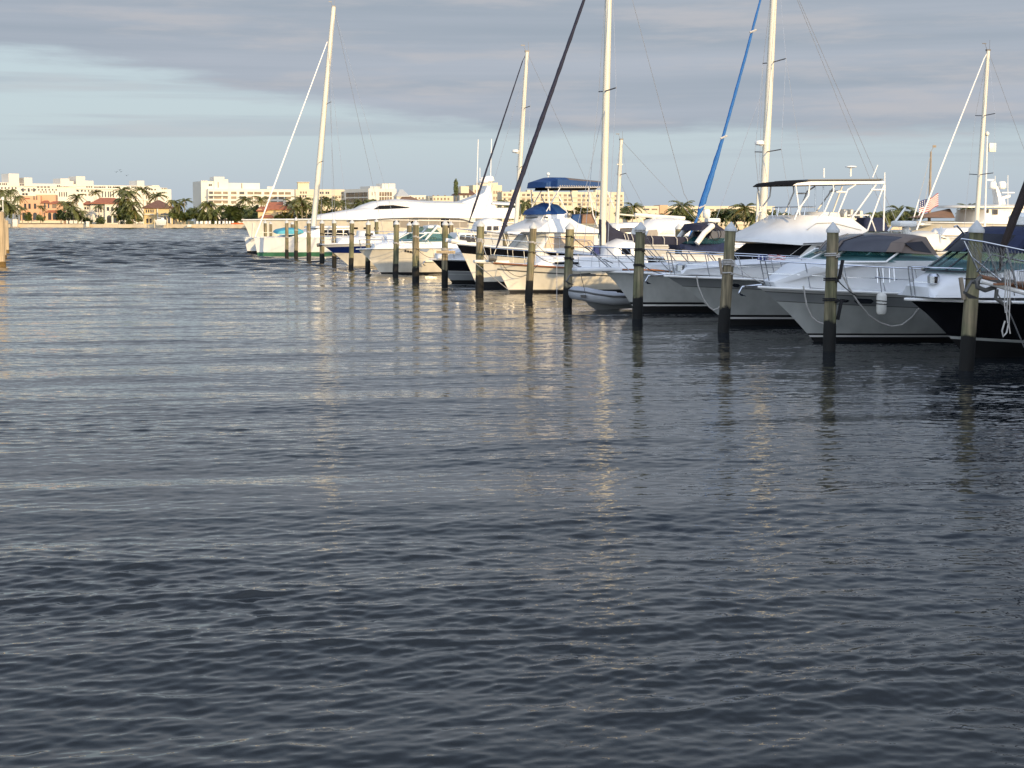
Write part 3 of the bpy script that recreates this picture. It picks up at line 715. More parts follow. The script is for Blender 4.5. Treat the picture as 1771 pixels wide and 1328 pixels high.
fe = empty('fender', fr.world(H2.side(1519, 507) + Vector((0, -.17, 0))), fr.th); tag(fe, 'white cylindrical fender hanging on the side of the express cruiser with taupe canvas', 'fender')
m = MB(); m.lathe([(.03, -.56), (.10, -.53), (.13, -.46), (.13, -.06), (.10, .0), (.04, .03)], (0, 0, 0), 14); m.build('body', 'vinyl', fe)
m = MB(); m.tube([(0, 0, 0), (0, .12, .45), (0, .2, .64)], .008, 5); m.build('lanyard', 'brope', fe)
m = MB()
for z in (-.19, -.27): m.tube([(.135 * math.cos(a / 10 * 6.3), .135 * math.sin(a / 10 * 6.3), z - .01 * math.cos(a / 5 * 3.1)) for a in range(11)], .012, 5)
m.build('tie', 'brope', fe)
# --- second white express cruiser, flag lying on its rail
fr = boat_fr((1262, 563), (1144, 475), 17); r3 = root_at(fr, 'express_cruiser'); tag(r3, 'white express cruiser with broad dark grey stripe, its bow left of the leaning dark piling', 'motorboat', GB)
H3 = Hull(fr, r3, 12.5, 3.9, -.22, -.40, [('gel', 's', .05), ('dgrey', 's', .07), ('grey', 's', .34), ('dgrey', 's', .36), ('lgrey', 'z', .34), ('anti', 'z', .27), ('gel', 'z', .21), ('anti', 'z', -.4)], tm=.45, pw=2.1, kb=.95)
Body(fr, r3, 'foredeck_house', 'deck', [(1180, 474, .4), (1188, 466, .4, .3, .05), (1300, 457, 1.2, .6, .06), (1400, 453, 1.5, .6, .05), (1540, 450, 1.5, .2, .1), (1560, 490, 1.7)], 1.3)
ws = Body(fr, r3, 'windshield', 'teal', [(1488, 451, 1.4, 1.2), (1508, 434, 1.3, 1.0, .05), (1560, 434, 1.4, .2), (1590, 450, 1.5, .2)], 1.4); ws.frame('windshield_frame', 'alu', 0, .03)
bow_rail(H3, .03, .60, .68, 9, lean=.16)
anchor(r3, fr.loc(1135, 478), .85)
hpane(H3, 'hull_window', 'dglass', [(1266, 493), (1270, 490), (1277, 491), (1280, 494), (1276, 497), (1269, 496)])
m = MB(); m.lathe([(.05, 0), (.16, .03), (.17, .2), (.1, .26)], fr.loc(1178, 470, .2), 12); m.build('searchlight', 'steel', r3)
m = MB(); m.lathe([(.05, 0), (.16, .03), (.17, .2), (.1, .26)], fr.loc(1338, 489, .9), 12); m.build('deck_hatch_light', 'steel', r3)
fo = flag_obj('flag', fr.loc(1310, 441, .6), fr.d, .95, .30, '', wave=.25, drop=.08, folds=3.0); fo.location = (0, 0, 0)
fo.parent = None; fo.matrix_world = Matrix.Translation(fr.O) @ Matrix.Rotation(fr.th, 4, 'Z')
tag(fo, 'small red and white striped flag lying along the rail of the striped express cruiser', 'flag')
# flag vertices were built along the world heading; keep its length along the boat
me = fo.data; rot = Matrix.Rotation(-fr.th, 3, 'Z'); p0 = Vector(fr.loc(1310, 441, .6))
for v_ in me.vertices: v_.co = p0 + rot @ (v_.co - p0)
# --- flybridge sportfisher with pulpit
fr = boat_fr((1101, 540), (1043, 468), 17); r4 = root_at(fr, 'sportfisher'); tag(r4, 'white flybridge sportfisher with black windshield cover, tall pipe tower and hard top', 'motorboat', GB)
H4 = Hull(fr, r4, 13.2, 4.5, -.25, -.55, [('gel', 's', .05), ('lgrey', 'z', .36), ('anti', 'z', .28), ('gel', 'z', .22), ('anti', 'z', -.4)], tm=.5, pw=2.0, kb=.95)
m = MB(); a, b = fr.loc(993, 465), fr.loc(1072, 466); m.box((a + b) / 2, ((b - a).length, .55, .13)); m.build('bow_pulpit', 'deck', r4, bevel=.04)
anchor(r4, fr.loc(1002, 477), 1.15, mt='dgrey')
bow_rail(H4, .03, .55, .85, 9, lean=.45, over=.55, r=.02)
for cl in ((1006, 1024), (1052, 1070)): pass
Body(fr, r4, 'foredeck_house', 'deck', [(1120, 464, .6), (1130, 458, .7, .3, .05), (1250, 458, 1.4, .5, .06), (1385, 463, 1.75, .5, .02), (1390, 490, 1.8)], 1.5)
Body(fr, r4, 'cabin', ['gel', 'black2'], [(1352, 452, 1.85, 1.0), (1392, 422, 1.85, 1.0), (1462, 418, 1.9), (1500, 446, 1.9), (1500, 470, 1.9), (1352, 470, 1.9, 1.0)], 1.85, fm={0: 1, 5: 1})
spane(fr, r4, 'windshield_cover', 'black2', [(1353, 452), (1392, 423), (1404, 423), (1372, 452)], 1.87)
Body(fr, r4, 'flybridge', 'gel', [(1386, 424, 2.0, 1.7, .13), (1388, 419, 2.0, 1.7, .13), (1406, 392, 1.75, 1.3, .0), (1426, 373, 1.5, 1.1, .03), (1474, 378, 1.6, .2), (1502, 399, 1.8), (1458, 420, 2.0)], 1.9, m=12)
Body(fr, r4, 'bridge_console', 'gel', [(1420, 374, 1.0, .3), (1424, 366, 1.0, .3), (1452, 367, 1.0), (1455, 378, 1.0)], 1.0, bevel=.03)
m = MB()
for (x, y, v) in ((1457, 372, .5), (1468, 372, .1), (1484, 374, -.4)): m.box(fr.loc(x, y, v), (.14, .5, .42)); m.box(fr.loc(x - 4, y + 6, v), (.45, .5, .12))
m.build('bridge_seat', 'vinyl', r4, bevel=.05)
hw = 1.55
ht = Body(fr, r4, 'hard_top', ['alu', 'black2'], [(1371, 320.5, hw, .35, .02), (1378, 316.5, hw, .35, .05), (1402, 313.5, hw, .2, .06), (1531, 313, hw, 0, .05), (1531, 317.5, hw, 0, 0)], hw, fm={4: 1, 0: 1, 1: 1, 2: 1, 3: 1})
Body(fr, r4, 'top_hatch', 'dgrey', [(1396, 312, 1.3), (1398, 310, 1.3), (1527, 309, 1.3), (1527, 311.5, 1.3)], 1.3, fm={3: 0})
legs = []
for v in (1.5, -1.5):
    s = 1 if v > 0 else -1
    def q(x, y): return fr.loc(x, y, 1.5) if s > 0 else Vector((fr.loc(x, y, 1.5).x, 1.5, fr.loc(x, y, 1.5).z))
    legs += [[q(1441, 319), q(1441.5, 330), q(1425, 368), q(1394, 398)], [q(1480, 319), q(1466, 328), q(1449, 370)], [q(1515, 319), q(1473, 378)], [q(1529, 319), q(1523, 335), q(1500, 399)],
             [q(1446, 332), q(1463, 332)], [q(1506, 328), q(1529, 328)], [q(1376, 320), q(1383, 372)], [q(1400, 320), q(1398, 338), q(1381, 362), q(1374, 380)]]
for l in legs: m = MB(); m.tube(l, .030, 7); m.build('tower_leg', 'alu', r4)
legs = []
for c in (-1, 1):
    pts = [Vector((fr.loc(1408, 368, 1.2).x - .9 * (1 - (k / 6) ** 2), -c * 1.3 * k / 6, fr.loc(1408, 358, 1.2).z)) for k in range(7)]; legs.append(pts)
    for k in (1, 3, 5): legs.append([pts[k], pts[k] + Vector((-.05, 0, -.32))])
legs += [[fr.loc(1410, 322), fr.loc(1410, 366)], [fr.loc(1424, 322), fr.loc(1424, 366)]]
m = MB()
for l in legs: m.tube(l, .022, 6)
m.build('bridge_rail', 'steel', r4)
m = MB()
for v in (1.3, -1.3): m.tube([Vector((fr.loc(1473, 378, 1.6).x, -v, fr.loc(1473, 372, 1.6).z)), Vector((fr.loc(1512, 372, 1.6).x, -v, fr.loc(1512, 372, 1.6).z)), Vector((fr.loc(1522, 400, 1.6).x, -v, fr.loc(1522, 400, 1.6).z))], .025, 6)
m.build('aft_rail', 'alu', r4)
p = fr.loc(1471, 305); m = MB(); m.tube([p, p + Vector((0, 0, .32))], .035, 8); m.lathe([(.05, .3), (.21, .33), (.2, .37), (.03, .39)], p, 14); m.build('satellite_dome', 'domew', r4)
m = MB(); m.tube([fr.loc(1425, 307), fr.loc(1425, 291)], .03, 6); m.tube([fr.loc(1509, 307, .8), fr.loc(1518, 285, .8)], .02, 6); m.tube([fr.loc(1530, 320, 1.5), fr.loc(1530, 298, 1.5)], .022, 6); m.tube([fr.loc(1528, 399, 1.6), fr.loc(1530, 320, 1.5)], .03, 6); m.build('whip_antenna', 'alu', r4)
m = MB(); m.tube([fr.loc(1322, 366, -1.2), fr.loc(1345, 392, -1.2)], .025, 6); m.build('flag_staff', 'alu', r4)
m = MB(); m.box(fr.loc(1343, 386, .2), (.28, .2, .34)); m.box(fr.loc(1340, 393, .2), (.2, .2, .3)); m.build('searchlight', 'domew', r4, bevel=.04)
m = MB(); m.box(fr.loc(1497, 388, -.2), (1.1, 1.8, .5), taper=.7); m.build('cockpit_cover', 'navyb', r4, bevel=.08)
for z_, nm in ((421.5, 'moulded_seam'),):
    m = MB(); m.tube([fr.loc(1389, 421.5, 2.01), fr.loc(1420, 420, 2.01), fr.loc(1456, 418, 2.01)], .022, 5); m.build(nm, 'dgrey', r4)
spane(fr, r4, 'air_vent', 'dgrey', [(1440, 413), (1442, 408), (1462, 408), (1459, 413)], 1.96)
spane(fr, r4, 'cabin_window', 'dglass', [(1408, 443), (1412, 426), (1448, 424), (1452, 443)], 1.9)
m = MB(); m.tube([fr.loc(1396, 397, 1.78), fr.loc(1412, 386, 1.7), fr.loc(1440, 385, 1.7), fr.loc(1490, 398, 1.8)], .016, 5); m.build('moulded_crease', 'lgrey', r4)
# --- grey inflatable dinghy
fr = Fr(wat(1034, 535), 14); r_ = root_at(fr, 'inflatable_dinghy'); tag(r_, 'grey inflatable dinghy with a dark stripe floating under the sportfisher bow', 'dinghy')
def lz(x, y, v): return fr.loc(x, y, v)
tb = [lz(1090, 517, .6), lz(1060, 517, .6), lz(1035, 513, .55), lz(1016, 509, .4), lz(1004, 508, .12)]
mir = [Vector((p.x, 1.1 - p.y - .65, p.z)) for p in reversed(tb)]
ctr = Vector((tb[-1].x - .12, (tb[-1].y + mir[0].y) / 2, tb[-1].z + .02))
path = tb + [ctr] + mir
m = MB(); m.tube(path, [.20, .235, .25, .25, .24, .24, .24, .25, .25, .235, .20], 14); m.build('inflatable_tube', 'rubber', r_)
m = MB(); m.tube([p + (p - Vector((lz(1060, 517, .0).x, .2, p.z))).normalized() * .22 + Vector((0, -.03, .1)) for p in path[:6]], .04, 6); m.build('rub_strake', 'dgrey', r_)
m = MB(); k0 = lz(1030, 520, .3); m.add([lz(1006, 512, .2), lz(1018, 528, .15), lz(1033, 537, .1), lz(1095, 533, .1), lz(1095, 518, .5), lz(1018, 515, .4), Vector((lz(1095, 518, .0).x, .7, .35)), Vector((lz(1018, 515, 0).x, .6, .5))], [(0, 1, 5), (1, 2, 5), (2, 3, 4, 5), (0, 7, 1), (1, 7, 2), (2, 7, 6, 3), (5, 4, 6, 7), (3, 6, 4), (0, 5, 7)]); m.build('hull', 'grey', r_)
spane(fr, r_, 'patch', 'dgrey', [(1004, 510), (1013, 510), (1013, 515), (1005, 515)], .62, th=.05)
m = MB(); m.box(lz(1068, 512, .1), (.5, 1.0, .2)); m.build('seat', 'vinyl', r_, bevel=.04); 
# --- white sailboat with navy boom cover
fr = boat_fr((882, 507), (850, 453), 17); r5 = root_at(fr, 'sailboat'); tag(r5, 'white sailboat with teak toe rail, dark furled jib and navy boom cover', 'sailboat', GB)
H5 = Hull(fr, r5, 11.4, 3.5, -.30, -.30, [('teak', 's', .09), ('gel2', 's', .30), ('dgrey', 's', .36), ('gel2', 'z', .16), ('dgrey', 'z', .12), ('anti', 'z', -.4)], tm=.5, pw=2.0, kb=1.0, stern=.7, rub='teak', rr=.04)
Body(fr, r5, 'coach_roof', 'deck', [(924, 462, .9), (943, 445, .8, .25, .06), (1060, 446, 1.1, .1, .08), (1120, 447, 1.2, 0, .08), (1125, 475, 1.2)], 1.0, bevel=.03)
spane(fr, r5, 'cabin_window', 'dglass', [(960, 453), (1000, 453), (1002, 457), (958, 457)], 1.06)
m = MB(); m.tube([fr.loc(819, 452), fr.loc(850, 453), fr.loc(880, 454)], [.07, .09, .1], 8); m.build('bowsprit', 'vinyl', r5)
m = MB(); m.tube([fr.loc(822, 455), fr.loc(878, 500)], .02, 5); m.build('bobstay', 'wire', r5)
m = MB(); m.tube([fr.loc(845, 447, .25), fr.loc(852, 446, .3), fr.loc(858, 448, .3)], .14, 8); m.build('windlass', 'dgrey', r5)
bow_rail(H5, .0, .55, .62, 8, lean=.05, r=.016)
b5, t5, sp5, mo = mast(fr, r5, (1041, 470), (1056, -142), .165, [(1045, 158, 1.1)])
m = MB(); jb = fr.loc(858, 430); jt = fr.loc(1010, 0); t5j = t5 + Vector((-.15, 0, -.3)); P = [jb, jb.lerp(jt, .06), jb.lerp(jt, .25), jb.lerp(jt, .5), jb.lerp(jt, .8), jt, t5j]; furled(m, P, [.03, .10, .135, .125, .10, .085, .05], 2); m.build('furled_jib', 'navy', r5)
m = MB(); m.tube([fr.loc(852, 446), jb], .02, 5); m.build('jib_furler', 'steel', r5)
st_ = Vector((11.2, 0, fr.zb - .2))
wires(r5, [(t5, fr.loc(1183, 335)), (fr.loc(1183, 335), st_), (t5, sp5[0][0]), (t5, sp5[0][1]), (sp5[0][0], H5.edge(.42, .1)), (sp5[0][1], H5.edge(.42, .1, -1)), (b5.lerp(t5, .5), H5.edge(.36, .1)), (b5.lerp(t5, .5), H5.edge(.36, .1, -1))], .013)
Body(fr, r5, 'boom_cover', 'navy', [(1039, 431, .14), (1038, 379, .10), (1049, 380, .12), (1060, 393, .2), (1078, 402, .24), (1110, 407, .24), (1205, 410, .2), (1204, 424, .2), (1110, 422, .24), (1082, 417, .24), (1064, 426, .18), (1052, 435, .14)], .2, m=6, bevel=.03)
m = MB()
for x in (1079, 1084, 1092, 1126, 1146, 1168, 1186): m.tube([fr.loc(x, 404 + (x - 1079) * .06, .30), fr.loc(x + 3, 413, .33), fr.loc(x + 3, 423, .26)], .02, 5)
m.build('sail_tie', 'rope', r5)
Body(fr, r5, 'dodger', 'gel', [(1060, 446, 1.1, .3), (1063, 428, 1.0, .3, .1), (1079, 418, .95, .1, .14), (1098, 420, 1.0, 0, .12), (1100, 447, 1.1)], 1.0)
spane(fr, r5, 'dodger_window', 'dglass', [(1076, 429), (1090, 428), (1091, 443), (1074, 443)], 1.04)
Body(fr, r5, 'winch_cover', 'fblue', [(1026, 445, .3), (1030, 424, .12), (1036, 424, .12), (1038, 445, .3)], .3, bevel=.03)
cleat_rope(r5, sag(fr.loc(868, 456, .3), H5.side(930, 457) + Vector((0, -.05, 0)), .55, 12), .012, 'brope', 'dock_line')
# --- flybridge trawler with royal blue bimini
fr = boat_fr((826, 498), (787, 420), 17); r6 = root_at(fr, 'flybridge_cruiser'); tag(r6, 'white flybridge cruiser with black sheer band and royal blue bimini on poles', 'motorboat', GB)
H6 = Hull(fr, r6, 12.5, 4.3, -.50, -.85, [('deck', 's', .10), ('black', 's', .48), ('gel2', 's', .52), ('gel2', 'z', .30), ('anti', 'z', -.4)], tm=.5, pw=2.0, kb=1.0)
m = MB(); a, b = fr.loc(771, 415), fr.loc(806, 421); m.tube([a, b], [.10, .14], 8); m.build('anchor_platform', 'gel', r6)
bow_rail(H6, .02, .5, .70, 7, lean=.2, r=.018)
hw6 = 1.75
cb6 = Body(fr, r6, 'cabin', 'gel', [(932, 433, hw6, .9), (952, 402, hw6, .7), (1034, 403, hw6), (1036, 436, hw6), (1036, 450, hw6), (930, 450, hw6, .6)], hw6)
for c0, c1 in ((-.95, -.38), (-.3, .3), (.38, .95)): cb6.pane('windshield_cover', 'lgrey', 0, .1, .9, c0, c1)
for (x0, x1) in ((948, 967), (968.5, 1000), (1001.5, 1027)):
    k = 0 if x0 > 950 else 1; spane(fr, r6, 'cabin_window', 'tang', [(x0, 428) if k == 0 else (x0 - 8, 428), (x0 + 3 * k, 408), (x1, 408), (x1, 429)], hw6 + .01)
Body(fr, r6, 'flybridge', 'gel', [(930, 401, 2.0, 1.0, 0), (932, 396, 2.0, 1.0, 0), (952, 379, 1.6, .5, .0), (985, 376, 1.6, .1), (1000, 386, 1.8), (1040, 398, 2.0), (1040, 403, 2.0)], 1.9, m=10)
Body(fr, r6, 'bridge_coaming', 'gel', [(943, 380, 1.45, .35), (945, 370, 1.4, .35), (980, 369, 1.4, .1), (990, 380, 1.45)], 1.4)
m = MB(); bl = [Vector((fr.loc(946, 377, 1.4).x - .5 * (1 - c * c), -1.5 * c, fr.loc(946, 376, 1.4).z)) for c in (1, .6, .2, -.2, -.6, -1)]; m.tube(bl, .05, 6); m.build('painted_shadow_gap', 'dgrey', r6)  # solid dark grey tube drawn as the shadow line round the coaming
Body(fr, r6, 'bridge_cover', 'bluec', [(941, 371, 1.45, .4), (943, 366, 1.4, .4, .05), (956, 358, .9, .2, .22), (972, 360, .9, .1, .2), (985, 370, 1.4)], 1.3)
Body(fr, r6, 'seat_cover', 'bluec', [(988, 384, 1.2), (990, 372, 1.1), (1005, 370, 1.1), (1006, 390, 1.2)], 1.1, bevel=.05)
Body(fr, r6, 'aft_canvas', 'tan2', [(1006, 386, 1.3), (1008, 371, 1.2), (1028, 369, 1.2), (1033, 387, 1.3)], 1.2, bevel=.05)
hb6 = 1.35
Body(fr, r6, 'bimini', ['bluec', 'black2', 'tan'], [(943, 324, hb6, .25), (945, 316, hb6, .25, .06), (965, 310, hb6, .1, .12), (985, 311, hb6, .0, .14), (1046, 316, hb6, 0, .1), (1050, 323, hb6)], hb6, fm={5: 1, 3: 2})  # underside face is black, its shade put into the colour
Body(fr, r6, 'bimini_underside_shade', 'black2', [(950, 328.5, 1.15), (953, 323, 1.2), (1036, 323, 1.2), (1030, 328, 1.15)], 1.2)  # added black body standing in for the shade under the bimini
m = MB()
for x in range(968, 1046, 4): m.tube([fr.loc(x, 320.5 + (x - 968) * .02, hb6 + .02), fr.loc(x + 2, 322 + (x - 968) * .02, hb6 + .02)], .02, 4)
m.tube([fr.loc(943, 324, hb6 + .01), fr.loc(1050, 324, hb6 + .01)], .028, 5); m.build('bimini_lacing', 'rope', r6)
for s in (1, -1):
    def q(x, y): p = fr.loc(x, y, hb6 - .02); return Vector((p.x, p.y * s, p.z))
    for l in ([q(970, 322), q(932, 388)], [q(966, 338), q(985, 376)], [q(1018, 325), q(1026, 372), q(1034, 392)], [q(948, 326), q(951, 364)], [q(1048, 325), q(1062, 360)]): m = MB(); m.tube(l, .026, 6); m.build('bimini_pole', 'alu', r6)
p = fr.loc(948, 310, 0); m = MB(); m.tube([p, p + Vector((0, 0, .2))], .02, 6); m.lathe([(.04, .18), (.09, .22), (.08, .3), (.02, .33)], p, 10); m.build('gps_antenna', 'domew', r6)
m = MB(); m.lathe([(.03, 0), (.11, .02), (.11, .1), (.02, .12)], (0, 0, 0), 12); o = m.build('horn', 'dgrey', r6); o.location = fr.loc(984, 372, 1.62); o.rotation_euler = (R(90), 0, 0)
# --- black and grey express
fr = boat_fr((782, 489), (743, 447), 17); r7 = root_at(fr, 'express_boat'); tag(r7, 'low express boat with black topsides over grey bottom stripes', 'motorboat', GB)
H7 = Hull(fr, r7, 9.2, 3.1, -.10, -.2, [('deck', 's', .10), ('black', 's', .62), ('gel', 's', .65), ('grey', 's', .78), ('lgrey', 's', .82), ('grey', 'z', .14), ('anti', 'z', -.4)], tm=.45, pw=2.1)
Body(fr, r7, 'foredeck_house', 'deck', [(758, 447, .5), (766, 440, .5, .3, .05), (830, 430, 1.1, .5, .12), (900, 428, 1.2, .2), (905, 455, 1.3)], 1.1)
bow_rail(H7, .03, .5, .5, 6, lean=.1, r=.014)
# --- cream express with stern enclosure
fr = boat_fr((660, 474), (616, 430), 17); r8 = root_at(fr, 'express_boat'); tag(r8, 'cream express boat with dark hull lettering, teal windshield and white radar arch', 'motorboat', GB)
H8 = Hull(fr, r8, 9.8, 3.3, .08, .0, [('gel', 's', .07), ('dgrey', 's', .09), ('gel2', 's', .62), ('lgrey', 's', .64), ('gel2', 'z', .12), ('anti', 'z', -.4)], tm=.45, pw=2.1)
Body(fr, r8, 'foredeck_house', 'deck', [(648, 429, .6), (656, 423, .6, .3, .05), (720, 416, 1.1, .5, .1), (800, 415, 1.3, .2), (805, 440, 1.4)], 1.1)
ws = Body(fr, r8, 'windshield', 'teal', [(716, 418, 1.2, 1.1), (738, 404, 1.1, .9, .04), (775, 404, 1.2, .1), (790, 417, 1.3, .1)], 1.2); ws.frame('windshield_frame', 'alu', 0, .035)
Body(fr, r8, 'aft_enclosure', ['gel', 'clear'], [(782, 421, 1.25), (796, 402, 1.15, .1), (826, 404, 1.2, 0, .06), (826, 425, 1.3)], 1.2, bevel=.03)
for k in range(3): spane(fr, r8, 'enclosure_window', 'clear', [(795 + k * 10 - 2, 418), (797 + k * 10, 406), (804 + k * 10, 406.5), (804 + k * 10, 419)], 1.26)
m = MB()
for s in (1.15, -1.15): m.tube([Vector((fr.loc(735, 412, 1.15).x, -s, fr.loc(735, 416, 1.15).z)), Vector((fr.loc(757, 391, 1.15).x, -s, fr.loc(757, 391, 1.15).z))], .07, 8)
m.tube([Vector((fr.loc(757, 391, 1.15).x, -1.15, fr.loc(757, 391, 1.15).z)), Vector((fr.loc(757, 391, 1.15).x, 1.15, fr.loc(757, 391, 1.15).z))], .08, 8); m.build('radar_arch', 'gel', r8)
m = MB(); m.box(fr.loc(747, 392.5, 0), (.8, 1.3, .18)); m.build('radar_scanner', 'domew', r8, bevel=.05)
m = MB()
for k in range(4): m.box(fr.loc(737 + 5 * k, 417, .6 - .3 * k), (.18, .22, .5))
m.build('rod_holder', 'tang', r8, bevel=.03)
bow_rail(H8, .03, .42, .5, 6, lean=.1, r=.016)
anchor(r8, H8.side(741, 455) + Vector((0, -.12, .1)), .9)
for k, x in enumerate((700, 704.5, 709, 713)): hpane(H8, 'hull_lettering', 'brown', [(x, 432 + k * .9), (x + 3, 432.4 + k * .9), (x + 3, 435.6 + k * .9), (x, 435.2 + k * .9)], .015)
hpane(H8, 'blue_panel', mat('pale_blue_panel', (.30, .36, .47), .3), [(727, 429), (743, 431), (738, 436), (726, 433)], .02)
# --- navy blue boat
fr = boat_fr((605, 461), (552, 422), 17); r9 = root_at(fr, 'motorboat'); tag(r9, 'white decked motorboat with navy blue topsides and cream bottom', 'motorboat', GB)
H9 = Hull(fr, r9, 9.5, 3.2, .12, .1, [('deck', 's', .22), ('blueh', 's', lambda t: .62 + .34 * t), ('gel2', 'z', .05), ('anti', 'z', -.4)], tm=.45, pw=2.1)
Body(fr, r9, 'foredeck_house', 'deck', [(585, 421, .6), (592, 413, .6, .3, .05), (660, 408, 1.2, .4, .1), (720, 406, 1.3, .2), (725, 430, 1.4)], 1.1)
bow_rail(H9, .02, .45, .5, 6, lean=.1, r=.018)
m = MB(); m.tube([fr.loc(548, 424), fr.loc(556, 423)], .12, 8); m.build('bow_roller', 'dgrey', r9)
wp = Body(fr, r9, 'console', 'gel', [(625, 412, .7, .2), (628, 400, .6, .3, .05), (648, 400, .65, 0, .05), (650, 413, .8)], .7, bevel=.04)
spane(fr, r9, 'console_window', 'clear', [(631, 409), (632, 403), (645, 403), (646, 410)], .72)
# --- catamaran
fr = boat_fr((446, 444.5), (438.5, 411), 17); rc = root_at(fr, 'catamaran'); tag(rc, 'white sailing catamaran with green bottom paint and turquoise canvas, leftmost of the moored boats', 'sailboat', GB)
Hc = Hull(fr, rc, 13.5, 2.0, .02, -.15, [('gel', 's', .12), ('lgrey', 's', .14), ('gel', 'z', .42), ('green', 'z', -.4)], tm=.35, pw=2.4, kb=.5, ks=.15, rub=None, camber=.02)
class FarFr: pass
sec = empty('far_hull', (0, 0, 0)); sec.parent = rc; sec.location = (0, 6.6, 0)
Hc2 = Hull(fr, sec, 13.5, 2.0, .02, -.15, [('gel', 's', .12), ('lgrey', 's', .14), ('gel', 'z', .42), ('anti', 'z', -.4)], tm=.35, pw=2.4, kb=.5, ks=.15, rub=None, camber=.02)
m = MB(); zc = fr.zb - .15; m.box((7.6, 3.3, zc - .35), (9.0, 5.6, .7)); m.build('bridge_deck', 'gel', rc, bevel=.05)
m = MB(); m.tube([(.6, 0, zc), (.6, 3.3, zc + .1), (.6, 6.6, zc)], .13, 8); m.build('crossbeam', 'alu', rc)
m = MB(); m.tube([fr.loc(437, 411), fr.loc(439, 386)], .12, 8); m.tube([fr.loc(446, 411), fr.loc(448, 402), fr.loc(470, 402)], .03, 5); m.tube([fr.loc(446, 411, -3), fr.loc(448, 402, -3), fr.loc(470, 402, -3)], .03, 5); m.build('bow_post', 'mast', rc)
cc_ = Body(fr, rc, 'coach_roof', ['gel', 'dglass'], [(474, 412, .2, .8), (494, 398, -.2, .6, .05), (530, 395, -.2, 0, .1), (612, 394, -.2, 0, .08), (620, 412, .2)], 0, px=True) if False else None
def cbox(pts, y0, y1, name, mt, bulge=0.0):
    """cabin shape drawn in the near side plane, spanning y0..y1 across the bridge deck"""
    mb = MB(); n = len(pts); uz = [fr.uz(x, y, -y0) for x, y in pts]; k = 6; vs = []
    for (u, z), f in zip(uz, [1] * n):
        for j in range(k + 1):
            c = j / k; vs.append((u - bulge * 4 * c * (1 - c) * (1 if u < uz[-1][0] * .6 else 0), y0 + (y1 - y0) * c, z))
    fs = [(i * (k + 1) + j, i * (k + 1) + j + 1, ((i + 1) % n) * (k + 1) + j + 1, ((i + 1) % n) * (k + 1) + j) for i in range(n) for j in range(k)]
    fs += [tuple(i * (k + 1) for i in range(n)), tuple(i * (k + 1) + k for i in reversed(range(n)))]
    mb.add(vs, fs); return mb.build(name, mt, rc, bevel=.06)
cbox([(498, 413), (516, 404), (545, 398), (552, 394), (606, 393), (612, 396), (616, 413)], .5, 6.1, 'coach_roof', 'gel', .8)
for (x0, x1) in ((556, 566), (567.5, 580), (581.5, 593), (594.5, 604)): spane(fr, rc, 'saloon_window', 'dglass', [(x0, 407), (x0 + 1, 397.5), (x1, 397.5), (x1, 407)], -.46)
cbox([(545, 394.5), (547, 391), (610, 390.5), (612, 394)], .2, 6.4, 'roof_overhang', 'gel')
m = MB(); pts = [fr.loc(x, y, .15) for x, y in ((478, 405), (482, 399.5), (500, 396), (523, 397), (527, 403), (505, 407), (488, 407))]; q = [p + Vector((0, 2.6, .15)) for p in pts]; n = len(pts)
m.add(pts + q, [tuple(range(n)), tuple(range(n, 2 * n))] + [(i, (i + 1) % n, n + (i + 1) % n, n + i) for i in range(n)]); m.build('turquoise_cover', 'cyan', rc, bevel=.15)
m = MB(); m.tube([fr.loc(560, 411, .6), fr.loc(562, 403, .6), fr.loc(600, 404, .6), fr.loc(602, 412, .6)], .03, 5); m.tube([fr.loc(476, 412, .6), fr.loc(478, 405, .6), fr.loc(510, 405, .6), fr.loc(511, 413, .6)], .03, 5); m.build('guard_rail', 'steel', rc)
bt, tp, sp, mo = mast(fr, rc, (541.5, 398), (577, 12), .25, [(566, 179, 1.2), (551, 281, 1.6)], v=-3.3)
for (e1, e2) in sp: pass
ft = fr.loc(566, 72, -3.3); fbm = Vector((.6, 3.3, zc + .2))
m = MB(); m.tube([fbm, fbm.lerp(ft, .3), ft], [.06, .07, .04], 7); m.build('furled_jib', 'alu', rc)
wires(rc, [(tp, sp[0][0]), (tp, sp[0][1]), (sp[0][0], Vector((7, .1, 1.9))), (sp[0][1], Vector((7, 6.5, 1.9))), (tp, Vector((13, .2, 2))), (tp, Vector((13, 6.4, 2))), (ft, Vector((8.5, .1, 2))), (ft, Vector((8.5, 6.5, 2)))], .016)
# ---------------------------------------------------------------- boats farther in
GF = 'boats lying farther back in the marina'
# --- big motor yacht
fr = boat_fr((441, 433), (418, 379.5), 15); ry = root_at(fr, 'large_motor_yacht'); tag(ry, 'large streamlined white motor yacht, longest boat in view, behind the catamaran', 'yacht', GF)
Hy = Hull(fr, ry, 36, 7.4, -.05, -.6, [('gel2', 's', .12), ('lgrey', 's', .2), ('gel2', 'z', .3), ('anti', 'z', -.5)], tm=.4, pw=2.0, kb=1.1, ks=.2, rr=.06, ns=30)
vy = 3.3
t1_ = Body(fr, ry, 'lower_house', 'gel', [(596, 381, 2.6, 3.6), (612, 373, 2.5, 3.6, .1), (655, 363, 2.8, 1.6, .25), (740, 360, 3.2, .6, .25), (892, 360, 3.3, 0, .1), (896, 378, 3.4), (760, 376.5, 3.4), (680, 377.5, 3.35, .3)], vy, m=10)
Body(fr, ry, 'upper_house', 'gel', [(640, 364, 2.2, 1.8, .0), (658, 357, 2.2, 1.8, .15), (668, 352, 2.2, 1.2, .25), (700, 348.5, 2.4, .6, .3), (740, 351.5, 2.7, 0, .3), (800, 352, 2.8, 0, .25), (856, 354, 2.8), (860, 362, 3.0)], 2.6, m=10)
